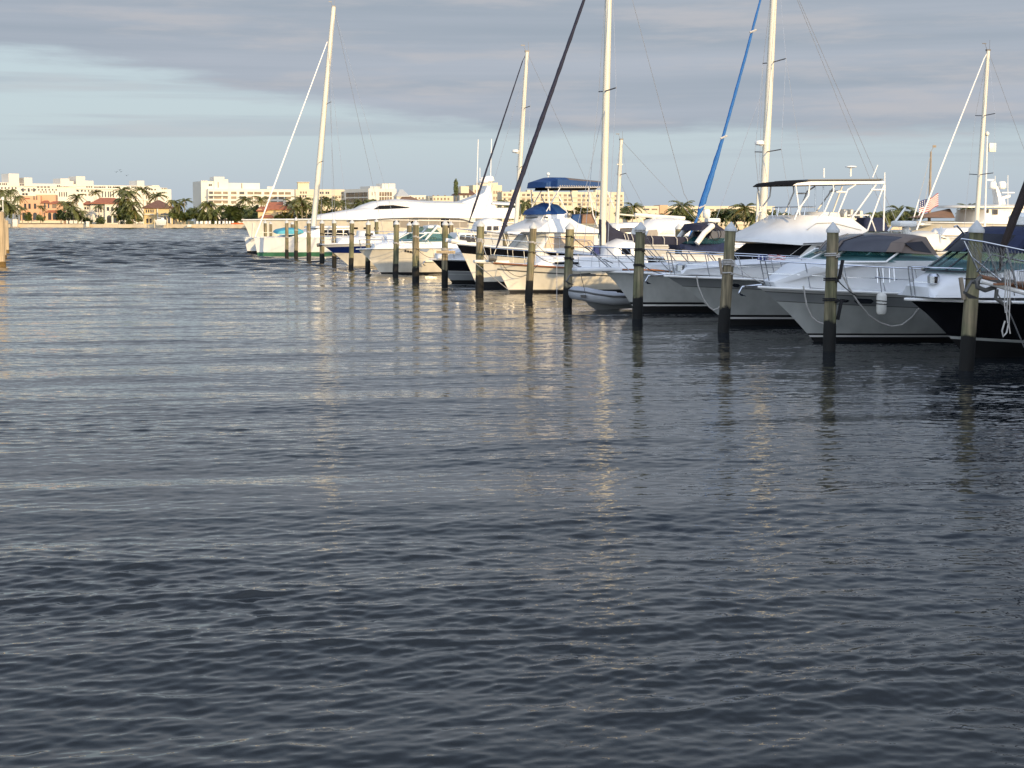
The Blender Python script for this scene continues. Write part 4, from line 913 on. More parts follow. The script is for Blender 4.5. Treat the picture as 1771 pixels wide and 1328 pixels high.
spane(fr, ry, 'wheelhouse_window', 'dglass', [(646, 361.5), (656, 355.5), (680, 354.5), (709, 358.5), (700, 361.5)], 2.62)
Body(fr, ry, 'radar_arch', 'gel', [(790, 353, 2.3), (822, 341, 2.0), (838, 333, 1.7), (843, 320, 1.2), (849, 322, 1.2), (852, 338, 1.7), (852, 355, 2.3)], 2.0, bevel=.1)
x = 680
for i, wd in enumerate((12, 15, 17, 18, 20, 16, 18, 14)):
    yt = 378.5 if x < 770 else 378.5 + (x - 770) * .07
    hpane(Hy, 'saloon_window', 'dglass' if i in (0, 2, 5) else 'curt', [(x, 393), (x, yt + max(0, 692 - x) * .35), (x + wd - 1.2, yt + (0 if x < 770 else wd * .07)), (x + wd - 1.2, 394)]); x += wd
m = MB(); m.tube([Hy.side(x_, y_) + Vector((0, -.05, 0)) for x_, y_ in ((600, 382), (640, 380), (676, 378), (720, 377), (770, 377.4), (800, 379.5), (818, 385))], .08, 6); m.build('eyebrow_trim', 'dgrey', ry)
for k in range(5): hpane(Hy, 'porthole', 'dglass', [(575 + k * 18, 396), (575 + k * 18, 393), (583 + k * 18, 393), (583 + k * 18, 396)])
for (px, py) in ((838, 317), (846, 315)): radome(ry, fr.loc(px, py, 0), .55, .7, 'satellite_dome')
m = MB(); m.tube([fr.loc(824, 350, 1), fr.loc(827, 241, 1)], .05, 6); m.tube([fr.loc(848, 326, 0), fr.loc(850, 240, 0)], .045, 6); m.tube([fr.loc(830, 346, -1), fr.loc(830, 290, -1)], .04, 6); m.build('whip_antenna', 'alu', ry)
m = MB(); m.box(fr.loc(842, 311, 0), (1.7, .2, .14)); m.tube([fr.loc(842, 322, 0), fr.loc(842, 309, 0)], .08, 6); m.build('radar_scanner', 'domew', ry)
Body(fr, ry, 'aft_awning', 'gel', [(852, 353, 2.6), (852, 350.5, 2.6, 0, .2), (891, 352, 2.6, 0, .2), (891, 355, 2.6)], 2.6)
# --- second sailboat, dark furled jib, in front of the yacht
fr = boat_fr((818, 461), (806, 404), 17); rs = root_at(fr, 'sailboat'); tag(rs, 'sailboat with thin black furled jib and radar on its mast, before the yacht stern', 'sailboat', GF)
Hs = Hull(fr, rs, 11.0, 3.4, -.1, -.1, [('gel', 's', .1), ('dgrey', 's', .14), ('gel', 'z', .1), ('anti', 'z', -.4)], tm=.5, stern=.7)
Body(fr, rs, 'coach_roof', 'deck', [(842, 404, .9), (846, 394, .8, .3, .05), (880, 392, 1.0, 0, .08), (925, 392, 1.1), (928, 405, 1.2)], 1.0)
Body(fr, rs, 'dodger', 'gel', [(834, 401, 1.0, .5), (838, 386, .9, .4, .1), (852, 380, .85, .2, .16), (868, 384, .9, 0, .14), (874, 401, 1.0)], .95)
for (a_, b_) in ((842, 850), (853, 862)): spane(fr, rs, 'dodger_window', 'clear', [(a_, 398), (a_ + 1, 391), (b_, 391), (b_, 398)], 1.0)
bt, tp, sp, mo = mast(fr, rs, (892, 400), (911.5, 90), .16, [(906, 187, 1.0), (899, 289, 1.2)])
jt_ = fr.loc(904, 105); jb_ = fr.loc(811, 385)
m = MB(); furled(m, [jb_, jb_.lerp(jt_, .1), jb_.lerp(jt_, .5), jt_], [.04, .10, .075, .045], 3, 7); m.tube([jt_, tp], .02, 4); m.build('furled_jib', 'navy', rs)
m = MB(); m.tube([fr.loc(806, 402), jb_], .025, 5); m.build('jib_furler', 'steel', rs)
radome(rs, fr.loc(891, 264, .0), .24, .22, arm=fr.loc(900, 265, 0)); bow_rail(Hs, .02, .6, .6, 7, lean=.05, r=.018)
wires(rs, [(tp, Vector((10.8, 0, 2))), (tp, sp[0][0]), (tp, sp[0][1]), (sp[0][0], sp[1][0]), (sp[0][1], sp[1][1]), (sp[1][0], Hs.edge(.42)), (sp[1][1], Hs.edge(.42, 0, -1)), (fr.loc(909, 120), Vector((.9, 0, 2.2)))], .013)
# --- small white motorsailer with short mast
fr = boat_fr((1052, 452), (1040, 410), 17); rm = root_at(fr, 'motorsailer'); tag(rm, 'white motorsailer with a short cream mast and white rails, behind the navy boom cover', 'sailboat', GF)
Hm = Hull(fr, rm, 9.5, 3.4, -.1, -.1, [('gel', 'z', .1), ('anti', 'z', -.4)], tm=.5)
Body(fr, rm, 'cabin', 'gel', [(1062, 410, 1.1, .4), (1068, 388, 1.0, .4, .08), (1106, 386, 1.1, 0, .1), (1110, 410, 1.2)], 1.1)
spane(fr, rm, 'cabin_window', 'clear', [(1072, 402), (1073, 394), (1100, 393), (1102, 402)], 1.14)
bt, tp, sp, mo = mast(fr, rm, (1067, 392), (1074.5, 242), .16, [(1072, 302, 1.0)], sl=1)
m = MB(); m.box(fr.loc(1072, 284), (.5, .08, .06)); m.build('yard', 'mast', mo)
m = MB(); m.tube([fr.loc(1066, 370), fr.loc(1110, 374)], .07, 7); m.build('boom', 'mast', rm)
wires(rm, [(tp, Vector((9, 0, 2.2))), (tp, Vector((.2, 0, 2.2))), (sp[0][0], Hm.edge(.45)), (sp[0][1], Hm.edge(.45, 0, -1)), (sp[0][0], tp), (sp[0][1], tp)], .014)
bow_rail(Hm, .02, .8, .8, 9, lean=.1, r=.026, mt='alu')
# --- white rounded cruiser with long roof bar
fr = boat_fr((1112, 473), (1092, 424), 17); rw = root_at(fr, 'cabin_cruiser'); tag(rw, 'sunlit white cabin cruiser with a long roof bar, left of the blue furled jib', 'motorboat', GF)
Hw = Hull(fr, rw, 10, 3.6, 0, -.1, [('gel', 'z', .1), ('anti', 'z', -.4)], tm=.5)
Body(fr, rw, 'cabin', 'gel', [(1122, 412, 1.3, .5), (1128, 396, 1.2, .6, .05), (1150, 383, 1.1, .6, .14), (1172, 380, 1.1, .3, .16), (1196, 385, 1.2, 0, .14), (1202, 412, 1.4)], 1.3, m=10)
spane(fr, rw, 'cabin_window', 'curt', [(1118, 408), (1122, 398), (1136, 397), (1138, 404), (1136, 410)], 1.36); spane(fr, rw, 'cabin_window', 'gel2', [(1142, 404), (1150, 398), (1165, 398), (1166, 404)], 1.3)
m = MB(); a, b = fr.loc(1098, 371.5), fr.loc(1184, 377.5); m.tube([a, b], .12, 8); m.tube([fr.loc(1130, 374), fr.loc(1131, 392)], .13, 8); m.tube([fr.loc(1172, 377), fr.loc(1173, 384)], .06, 8); m.tube([fr.loc(1103, 372), fr.loc(1120, 395)], .04, 6); m.build('roof_bar', 'gel2', rw)
bow_rail(Hw, .02, .6, .6, 7, lean=.05, r=.02)
# --- express with navy bimini and white arch
fr = boat_fr((1175, 502), (1145, 440), 17); rn = root_at(fr, 'express_boat'); tag(rn, 'white express boat with navy bimini, white radar arch and navy bow cover', 'motorboat', GF)
Hn = Hull(fr, rn, 10, 3.5, 0, -.1, [('gel', 'z', .1), ('anti', 'z', -.4)], tm=.5)
Body(fr, rn, 'bow_cover', 'navyb', [(1185, 432, 1.0), (1184, 424, .8, .4, .1), (1200, 421, .9, .2, .15), (1254, 420, 1.3, 0, .1), (1256, 436, 1.5), (1230, 434, 1.4)], 1.2)
Body(fr, rn, 'windshield', 'teal', [(1205, 421, 1.2, .6), (1220, 411, 1.1, .5, .05), (1262, 412, 1.2), (1268, 422, 1.3)], 1.2)
m = MB()
for s in (1, -1):
    P = [fr.loc(1205, 421, 1.25), fr.loc(1218, 403, 1.2), fr.loc(1232, 391, 1.15)]; m.tube([Vector((p.x, p.y * s, p.z)) for p in P], .13, 8)
p = fr.loc(1232, 391, 1.15); m.tube([p, Vector((p.x, -p.y, p.z))], .13, 8); m.build('radar_arch', 'gel', rn)
Body(fr, rn, 'bimini', 'navy', [(1212, 399, 1.1, .3), (1216, 391, 1.0, .3, .1), (1240, 388, 1.0, 0, .12), (1256, 399, 1.1), (1234, 399, 1.1)], 1.05)
Body(fr, rn, 'side_curtain', 'clear', [(1222, 419, 1.16), (1232, 400, 1.12), (1254, 400, 1.12), (1258, 420, 1.2)], 1.14)
radome(rn, fr.loc(1222, 377, 0), .18, .42, 'satellite_dome', arm=fr.loc(1222, 391, 0)); m = MB(); m.box(fr.loc(1232, 381, 0), (.62, .5, .2)); m.build('radar_scanner', 'domew', rn, bevel=.05)
cleat_rope(rn, [fr.loc(1238 + 9 * math.cos(a / 16 * 6.3), 405 + 10 * math.sin(a / 16 * 6.3), 1.3) for a in range(17)], .02, 'brope', 'coiled_cable')
# --- tall sailboat with bright blue furled jib
fr = boat_fr((1206, 490), (1188, 428), 17); rj = root_at(fr, 'sailboat'); tag(rj, 'tall sailboat with a bright blue furled jib and a radar dome on its cream mast', 'sailboat', GF)
Hj = Hull(fr, rj, 12.5, 3.7, -.1, -.1, [('gel', 's', .15), ('dgrey', 's', .2), ('gel', 'z', .1), ('anti', 'z', -.4)], tm=.5, stern=.7)
Body(fr, rj, 'coach_roof', 'deck', [(1256, 428, 1.0), (1264, 416, .9, .3, .05), (1340, 412, 1.1, 0, .1), (1345, 430, 1.2)], 1.0)
bt, tp, sp, mo = mast(fr, rj, (1317, 420), (1342.5, -90), .20, [(1334.5, 108, 1.3), (1323.5, 263, 1.5)])
jb_, jt_ = fr.loc(1189, 418), fr.loc(1315, 0)
jx = lambda y: fr.loc(1189 + (1315 - 1189) * ((418 - y) / 418) ** .86, y)
m = MB(); furled(m, [jx(418), jx(372), jx(362), jx(345), jx(300), jx(240), jx(236), jx(200), jx(100), jx(0), tp], [.07, .09, .17, .22, .17, .11, .09, .10, .09, .07, .04], 4); m.build('furled_jib', 'jibblue', rj)
m = MB()
for y in (358, 238, 55): p = jx(y); m.tube([p + Vector((-.18, -.12, -.05)), p + Vector((.18, -.12, .1))], .05, 5)
m.build('jib_tie', 'rope', rj)
radome(rj, fr.loc(1313.5, 251, .0), .24, .24, arm=fr.loc(1324, 252, 0))
wires(rj, [(tp, sp[0][0]), (tp, sp[0][1]), (sp[0][0], sp[1][0]), (sp[0][1], sp[1][1]), (sp[1][0], Hj.edge(.42)), (sp[1][1], Hj.edge(.42, 0, -1)), (tp, Vector((12.3, .5, 2))), (tp, Vector((12.3, -.5, 2))), (fr.loc(1332, 120), Vector((1.2, 0, 2.2))), (sp[0][0], Hj.edge(.5)), (sp[0][1], Hj.edge(.38, 0, -1))], .014)
m = MB(); m.tube([fr.loc(1311, 330), fr.loc(1308, 415)], .07, 7); m.build('spinnaker_pole', 'mast', rj)
m = MB(); m.box(fr.loc(1345, 400, 0), (1.6, .3, .5)); m.build('boom_cover', 'black2', rj, bevel=.1)
bow_rail(Hj, .02, .7, .62, 8, lean=.05, r=.018)
# --- cream hardtop boat behind the taupe canvas
fr = boat_fr((1575, 505), (1545, 436), 17); rh = root_at(fr, 'hardtop_boat'); tag(rh, 'cream boat with a rounded sunlit hardtop, peeping out right of the taupe canvas', 'motorboat', GF)
Hh_ = Hull(fr, rh, 8.5, 3.2, 0, 0, [('gel2', 'z', .1), ('anti', 'z', -.4)], tm=.5)
Body(fr, rh, 'hardtop', 'gel2', [(1598, 432, 1.1, .3), (1602, 408, 1.0, .3, .1), (1620, 404, 1.0, .1, .12), (1642, 412, 1.1, 0, .1), (1650, 432, 1.2)], 1.1, bevel=.03)
m = MB(); m.tube([fr.loc(1626, 420, 1.1), fr.loc(1628, 392, 1.1)], .03, 6); m.tube([fr.loc(1626, 410, 1.1), fr.loc(1637, 413, 1.1)], .02, 6); m.build('stern_rail', 'steel', rh)
# --- trawler yacht at the far right
fr = boat_fr((1600, 452), (1566, 383), 13); rt = root_at(fr, 'trawler_yacht'); tag(rt, 'cream trawler yacht with pilothouse, brown foredeck awning and domes on a white mast', 'yacht', GF)
Ht = Hull(fr, rt, 19, 5.4, -.2, -.5, [('gel2', 's', .1), ('lgrey', 's', .14), ('gel2', 'z', .3), ('anti', 'z', -.5)], tm=.35, pw=2.2, kb=.8, rr=.05)
Body(fr, rt, 'awning', 'tan2', [(1612, 376, 1.7, .9), (1618, 368, .4, .3, .0), (1644, 362, .3, 0, .05), (1652, 377, 1.7)], 1.2)
Body(fr, rt, 'pilothouse', 'gel2', [(1700, 388, 2.2, .6), (1704, 362, 2.1, .6), (1776, 360, 2.2), (1800, 388, 2.3)], 2.2)
for x in (1707, 1716.5): spane(fr, rt, 'pilothouse_window', 'dglass', [(x, 371 if x > 1710 else 368), (x, 362), (x + 9 if x > 1710 else x + 3, 362), (x + 9 if x > 1710 else x + 3, 371 if x > 1710 else 368)], 2.2)
Body(fr, rt, 'roof', ['gel2', 'tan2'], [(1674, 359, 2.4, .8), (1676, 357, 2.4, .8, .1), (1800, 355, 2.5, 0, .15), (1800, 359, 2.5)], 2.4, fm={3: 1})
Body(fr, rt, 'radar_mast', 'gel', [(1728, 355, .5), (1726, 341, .4), (1721, 322, .3), (1726, 322, .3), (1733, 340, .4), (1748, 336, .4), (1748, 341, .4), (1738, 344, .4), (1740, 355, .5)], .4, bevel=.03)
radome(rt, fr.loc(1716.5, 327, .5), .30, .62, 'satellite_dome'); radome(rt, fr.loc(1732, 327, .0), .36, .62, 'satellite_dome')
m = MB(); m.box(fr.loc(1713, 311, 0), (.6, .1, .12)); m.box(fr.loc(1743, 333, 0), (1.1, .2, .08)); m.tube([fr.loc(1720, 326, 0), fr.loc(1716, 311, 0)], .04, 5); m.tube([fr.loc(1743, 356, 1), fr.loc(1743, 303, 1)], .03, 5); m.tube([fr.loc(1721, 322, 0), fr.loc(1721, 304, 0)], .025, 5); m.build('mast_instruments', 'domew', rt)
m = MB(); m.tube([fr.loc(1607, 383), fr.loc(1610, 262)], [.13, .07], 8); m.tube([fr.loc(1610, 262), fr.loc(1616, 252)], .02, 5); m.box(fr.loc(1616, 253), (.3, .03, .18)); m.build('wooden_mast', 'trunk', rt)
wires(rt, [(fr.loc(1609, 270), fr.loc(1589, 345)), (fr.loc(1609, 300), fr.loc(1600, 345))], .02, mt='rope')
m = MB(); m.tube([fr.loc(1589, 345), fr.loc(1576, 392)], .05, 6); m.tube([fr.loc(1594, 362), fr.loc(1580, 392)], .05, 6); m.build('bow_staff', 'alu', rt)
m = MB(); m.lathe([(.3, 0), (.62, .12), (.6, .26), (.1, .36)], fr.loc(1594, 392, 1.2), 14, ax=(1.4, .7)); m.build('tender', 'lgrey', rt)
pf = fr.world(fr.loc(1590, 349)); fo = flag_obj('flag', pf, Vector((1, .1, .32)), 1.62, .98, '', wave=.10, drop=-.25, folds=1.3); tag(fo, 'large starred and striped flag flying from the bow staff of the cream trawler yacht', 'flag')
# --- sailboat right with white furled jib
fr = boat_fr((1598, 467), (1583, 408), 17); rq = root_at(fr, 'sailboat'); tag(rq, 'sailboat with a white furled jib and cream mast, rightmost of the tall masts', 'sailboat', GF)
Hq = Hull(fr, rq, 11, 3.4, -.1, -.1, [('gel', 'z', .1), ('anti', 'z', -.4)], tm=.5, stern=.7)
Body(fr, rq, 'coach_roof', 'deck', [(1630, 406, .9), (1638, 396, .8, .2, .05), (1730, 394, 1.1, 0, .08), (1735, 408, 1.1)], 1.0)
bt, tp, sp, mo = mast(fr, rq, (1688, 400), (1709, 88), .155, [(1700.5, 200, 1.1), (1693.5, 302, 1.35)])
m = MB(); jb_ = fr.loc(1585, 398); m.tube([jb_, fr.loc(1645, 245), fr.loc(1702, 101), tp], [.06, .055, .04, .03], 6); m.build('furled_jib', 'alu', rq)
wires(rq, [(tp, sp[0][0]), (tp, sp[0][1]), (sp[0][0], sp[1][0]), (sp[0][1], sp[1][1]), (sp[1][0], Hq.edge(.42)), (sp[1][1], Hq.edge(.42, 0, -1)), (tp, Vector((10.8, .2, 2)))], .013)
m = MB(); m.tube([fr.loc(1703, 392, -.5), fr.loc(1707.5, 232, -.5)], [.07, .05], 7); m.build('radar_pole', 'alu', rq)
m = MB(); m.lathe([(.05, 0), (.14, .06), (.14, .22), (.03, .3)], fr.loc(1707, 235, -.5), 10); m.box(fr.loc(1716, 255, -.5), (.5, .16, .58)); m.build('radar_reflector', 'gel2', rq, bevel=.03)
# --- low boats filling the gaps along the pier
for (sx, sy, bx, by, L_, B_, nm, lab, mt_) in (
    (918, 470, 902, 424, 9, 3.2, 'motorboat', 'white open motorboat low behind the flybridge cruiser with the blue bimini', 'gel'),
    (1288, 497, 1262, 441, 9, 3.2, 'motorboat', 'white motorboat whose bow shows between the leaning piling and the sportfisher', 'gel'),
    (640, 452, 622, 411, 9, 3.0, 'motorboat', 'small white motorboat between the yacht side and the cream express boat', 'gel')):
    fr = boat_fr((sx, sy), (bx, by), 17); ro = root_at(fr, nm); tag(ro, lab, 'motorboat', GF)
    Ho = Hull(fr, ro, L_, B_, 0, -.1, [(mt_, 's', .3), ('dgrey', 's', .34), (mt_, 'z', .1), ('anti', 'z', -.4)], tm=.5)
    Body(fr, ro, 'cabin', 'deck', [(2.2, fr.zb - .05, .7), (2.6, fr.zb + .3, .7, .3, .05), (4.6, fr.zb + .45, 1.0, .2, .1), (6.2, fr.zb + .4, 1.1), (6.3, fr.zb - .1, 1.2)], 1.0, px=False)
    w_ = Body(fr, ro, 'windshield', 'teal', [(4.0, fr.zb + .4, 1.0, .5), (4.6, fr.zb + .85, .9, .4, .04), (5.8, fr.zb + .85, 1.0), (6.2, fr.zb + .4, 1.05)], 1.0, px=False); w_.frame('windshield_frame', 'alu', 0, .025)
    bow_rail(Ho, .03, .5, .5, 6, lean=.1, r=.016)
# ---------------------------------------------------------------- mooring lines on the pilings
def wrap(i, z, mt, lab, to=None, drop=.3, turns=3, r=.018):
    foot, top = PTOP[i]; ax = (top - foot); c = foot + ax * (z / ax.z); rad = .172 * (1.05 - .03 * z); P = []
    for k in range(turns * 12 + 1):
        a = k / 12 * 6.2832 - 1.2; P.append(Vector((rad * math.cos(a) * 1.07, rad * math.sin(a) * 1.07, .045 * (k / 12 - turns / 2))))
    e = empty('mooring_line', c); tag(e, lab, 'rope')
    m = MB(); m.tube(P, r, 5); m.build('coil', mt, e)
    if to is not None:
        m = MB(); m.tube(sag(P[-1], Vector(to) - c, drop, 12), r * .8, 5); m.build('line', mt, e)
    return e
P_ = lambda px, py, Y: at(px, py, Y)
wrap(3, 2.85, 'rope', 'pale line high on the green stained piling, crossing to the sportfisher foredeck', P_(1150, 452, 54.5), .1, 2)
wrap(2, 1.7, 'rope', 'pale line from the leaning dark piling back to the striped cruiser rail', P_(1360, 476, 46), .12, 1)
wrap(4, 2.6, 'brope', 'top black line on the half shaded piling by the dinghy, running to the sportfisher', P_(1060, 455, 54.5), .1, 1)
wrap(5, 1.9, 'brope', 'black line low on the leaning sunlit piling, running to the white sailboat', P_(958, 455, 66), .1, 1)
wrap(6, 1.7, 'brope', 'thin dark line from the sunlit piling to the white sailboat stem', P_(862, 457, 68), .15, 1, .012)
wrap(8, 1.7, 'brope', 'dark line on the mossy piling beside the cream express anchor', P_(750, 446, 79), .12, 1, .014)
wrap(13, 2.2, 'brope', 'dark rope on the sunlit piling at the navy blue bow tip', None, 0, 2)
wrap(15, 2.4, 'rope', 'pale rope high on the tallest sunlit piling', P_(530, 404, 137), .15, 2)
wrap(16, 1.8, 'rope', 'pale rope on the short sunlit piling before the catamaran cabin', None, 0, 2)
wrap(2, 2.0, 'rope', 'pale rope coiled round the leaning dark piling, running aft to the cruiser bow', P_(1320, 489, 42), .1, 4)
wrap(1, 2.35, 'rope', 'white rope coil high on the piling before the taupe canvas cruiser', None, 0, 2)
wrap(1, 1.75, 'brope', 'black rope round the middle of the piling before the taupe canvas cruiser', P_(1500, 518, 41.5), .1, 2)
wrap(1, 1.25, 'brope', 'lower black rope on the piling before the taupe canvas cruiser, slack to the hull', P_(1475, 514, 41.4), .08, 2)
wrap(0, 1.95, 'brope', 'thin black line round the piling before the black motor yacht', None, 0, 1, .012)
wrap(3, 2.25, 'brope', 'black rope on the green stained piling before the sportfisher', P_(1128, 447, 55), .1, 2)
wrap(3, 1.75, 'brope', 'lower black line on the green stained piling before the sportfisher', P_(1160, 473, 55), .12, 2)
wrap(4, 2.2, 'brope', 'upper black line on the half shaded piling by the dinghy', None, 0, 2)
wrap(4, 1.8, 'brope', 'lower black line on the half shaded piling by the dinghy', P_(1005, 461, 54), .1, 2)
wrap(5, 2.3, 'rope', 'white line on the leaning sunlit piling, running back to the flybridge cruiser', P_(985, 445, 72), .3, 2)
wrap(6, 2.3, 'rope', 'white rope bunched on the sunlit piling at the sailboat bowsprit', P_(848, 452, 68.5), .2, 4)
wrap(7, 1.75, 'rope', 'white rope on the sunlit piling with the cross board', None, 0, 3)
wrap(8, 2.35, 'rope', 'white rope on the mossy piling beside the cream express anchor', P_(735, 415, 92), .1, 2)
wrap(9, 1.9, 'rope', 'pale line on the mossy piling before the hull lettering', P_(700, 425, 92), .1, 2)
wrap(10, 2.3, 'brope', 'black line on the sunlit piling before the cream express bow tip', P_(650, 410, 110), .1, 2)
wrap(11, 2.3, 'brope', 'black line on the sunlit piling before the navy blue hull', None, 0, 2)
wrap(12, 1.6, 'rope', 'pale line on the sunlit piling before the white bow band', None, 0, 2)
wrap(14, 2.3, 'rope', 'white line from the piling before the catamaran mast foot', P_(545, 402, 138), .2, 3)
def swag(pts, name, lab, mt='rope', r=.022, Y=None):
    m = MB(); m.tube(pts, r, 6); o = m.build(name, mt, None); tag(o, lab, 'rope'); return o
f2, f3 = H2.fr, H3.fr
def hs(Hx, L_): return [Hx.fr.world(Hx.side(*p) + Vector((0, -.07, 0))) for p in L_]
swag(hs(H2, [(1387, 494), (1390, 512), (1393, 528), (1401, 547), (1411, 556), (1423, 560), (1445, 559)]), 'mooring_line', 'white rope hanging in a curve from the taupe canvas cruiser bow, left of its piling')
swag(hs(H2, [(1452, 470), (1466, 497), (1480, 520), (1500, 545), (1520, 558), (1540, 564), (1558, 561), (1575, 548), (1586, 533)]), 'mooring_line', 'long white rope drooping along the hull of the taupe canvas cruiser below the fender')
swag(hs(H3, [(1203, 477), (1206, 495), (1214, 515), (1224, 530), (1232, 536), (1240, 533), (1247, 525)]), 'mooring_line', 'white rope hanging in a loop from the bow of the broad striped cruiser')
swag([P_(1003, 470, 53.5), P_(1013, 509, 55)], 'painter_line', 'thin line from the sportfisher pulpit down to the grey dinghy', r=.012)
swag([P_(963, 460, 66), P_(963, 519, 61)], 'hanging_line', 'thin white line hanging from the sailboat rail into the water', r=.012)
o = MB(); o.box((0, 0, 0), (.95, .10, .14)); f_, t_ = PTOP[7]; b = o.build('cross_board', 'plank', loc=P_(771, 436, f_.y - .25)); tag(b, 'short timber board nailed across the sunlit piling before the black and grey hull', 'board')
o = MB(); o.box((0, 0, 0), (.7, .09, .12)); f_, t_ = PTOP[6]; b = o.build('cross_board', 'plank', loc=P_(836, 452, f_.y - .25)); tag(b, 'short timber board on the piling at the white sailboat bowsprit', 'board')
for i, z, dx, lab in ((1, 2.0, 1, 'upper dark chafe board on the piling before the taupe canvas cruiser'), (1, 1.0, 1, 'lower dark chafe board on the piling before the taupe canvas cruiser'), (0, 1.75, -1, 'grey rub board on the left of the piling before the black motor yacht'), (2, 1.9, -1, 'grey rub board on the left of the leaning dark piling')):
    f_, t_ = PTOP[i]; ax = t_ - f_; c = f_ + ax * (z / ax.z); o = MB(); o.box((0, 0, 0), (.07, .12, .48)); b = o.build('rub_board', 'brope' if i == 1 else 'trunk', loc=c + Vector((dx * .22, -.03, 0)), bevel=.01); b.rotation_euler = (0, R(10 * dx), 0); tag(b, lab, 'board')
# ---------------------------------------------------------------- the far shore
GZ = 1.45
def shoreY(px): return 700 - 50 * px / 420 if px <= 425 else 535.
SH = (-900, -400, -60, 0, 150, 300, 425, 480, 900, 1300, 1771, 2300)
shp = []
for x in SH:
    p = at(x, 390, shoreY(x)); shp.append(Vector((p.x, p.y, 0)))
m = MB(); n = len(shp)
far = [Vector((p.x * 6, 6000, 0)) for p in shp]
m.add([p + Vector((0, .3, GZ)) for p in shp] + [f + Vector((0, 0, GZ)) for f in far], [(i, i + 1, n + i + 1, n + i) for i in range(n - 1)])
o = m.build('ground', 'sand', smooth=False); o['kind'] = 'structure'; o['label'] = 'low sandy island shore with lawns'
m = MB()
for i in range(n - 1):
    a, b = shp[i], shp[i + 1]; c = Vector((0, .6, 0)); m.add([a + Vector((0, 0, -1)), b + Vector((0, 0, -1)), b + Vector((0, 0, GZ + .12)), a + Vector((0, 0, GZ + .12)), a + c + Vector((0, 0, GZ + .12)), b + c + Vector((0, 0, GZ + .12)), a + c + Vector((0, 0, -1)), b + c + Vector((0, 0, -1))], [(0, 1, 2, 3), (3, 2, 5, 4), (4, 5, 7, 6)])
o = m.build('seawall', 'wall', smooth=False); tag(o, 'long sunlit tan concrete seawall along the far shore', 'wall')
class Bld:
    def __init__(s, name, label, px0, Y, deg, cat='building', group=None):
        O = at(px0, 385, Y); s.fr = Fr(O, deg); s.root = empty(name, (O.x, Y, GZ), s.fr.th); tag(s.root, label, cat, group or 'waterfront buildings across the water')
    def blk(s, name, mt, x0, x1, yt, yb=None, dep=14, off=0.0, slope=0.0):
        u0, z1 = s.fr.uz(x0, yt, off); u1, _ = s.fr.uz(x1, yt, off); z0 = 0 if yb is None else s.fr.uz((x0 + x1) / 2, yb, off)[1] - GZ; z1 -= GZ
        m = MB(); m.box(((u0 + u1) / 2, -off + dep / 2, (z0 + z1) / 2), (u1 - u0, dep, z1 - z0)); return m.build(name, mt, s.root, smooth=False)
    def win(s, x0, x1, y0, y1, mt='win', off=.0, name='window', th=.05):
        u0, z1 = s.fr.uz(x0, y0, off); u1, z0 = s.fr.uz(x1, y1, off); m = MB()
        m.box(((u0 + u1) / 2, -off - th + .15, (z0 + z1) / 2 - GZ), (u1 - u0, .3, z1 - z0)); o = m.build(name, mt, s.root, smooth=False); return o
    def row(s, xs, y0, y1, w, mt='win', off=.0, dy=0.0, name='window'):
        for i, x in enumerate(xs): s.win(x, x + w, y0 + dy * (x - xs[0]), y1 + dy * (x - xs[0]), mt, off, name)
    def arch(s, x0, x1, y0, y1, mt='win', off=.0):
        u0, z1 = s.fr.uz(x0, y0, off); u1, z0 = s.fr.uz(x1, y1, off); z0 -= GZ; z1 -= GZ; r = (u1 - u0) / 2; c = (u0 + u1) / 2
        P = [(u0, z0), (u1, z0)] + [(c + r * math.cos(a * math.pi / 8), z1 - r + r * math.sin(a * math.pi / 8)) for a in range(9)]; n = len(P); m = MB()
        m.add([(u, -off - .06, z) for u, z in P] + [(u, -off + .2, z) for u, z in P], [tuple(range(n)), tuple(range(n, 2 * n))] + [(i, (i + 1) % n, n + (i + 1) % n, n + i) for i in range(n)])
        return m.build('arched_opening', mt, s.root, smooth=False)
    def hip(s, x0, x1, ye, yr, mt='tile', dep=12, off=.8, r0=.3, r1=.7, name='roof', over=0.0):
        u0, ze = s.fr.uz(x0, ye, off); u1, _ = s.fr.uz(x1, ye, off); zr = s.fr.uz((x0 + x1) / 2, yr, -dep / 2)[1] - GZ; ze -= GZ; m = MB(); L_ = u1 - u0
        m.add([(u0, -off, ze), (u1, -off, ze), (u1, dep + off, ze), (u0, dep + off, ze), (u0 + L_ * r0, dep / 2, zr), (u0 + L_ * r1, dep / 2, zr), (u0, -off, ze - .25), (u1, -off, ze - .25), (u1, dep + off, ze - .25), (u0, dep + off, ze - .25)],
              [(0, 1, 5, 4), (1, 2, 5), (2, 3, 4, 5), (3, 0, 4), (0, 6, 7, 1), (1, 7, 8, 2), (2, 8, 9, 3), (3, 9, 6, 0), (6, 9, 8, 7)]); return m.build(name, mt, s.root, smooth=False)
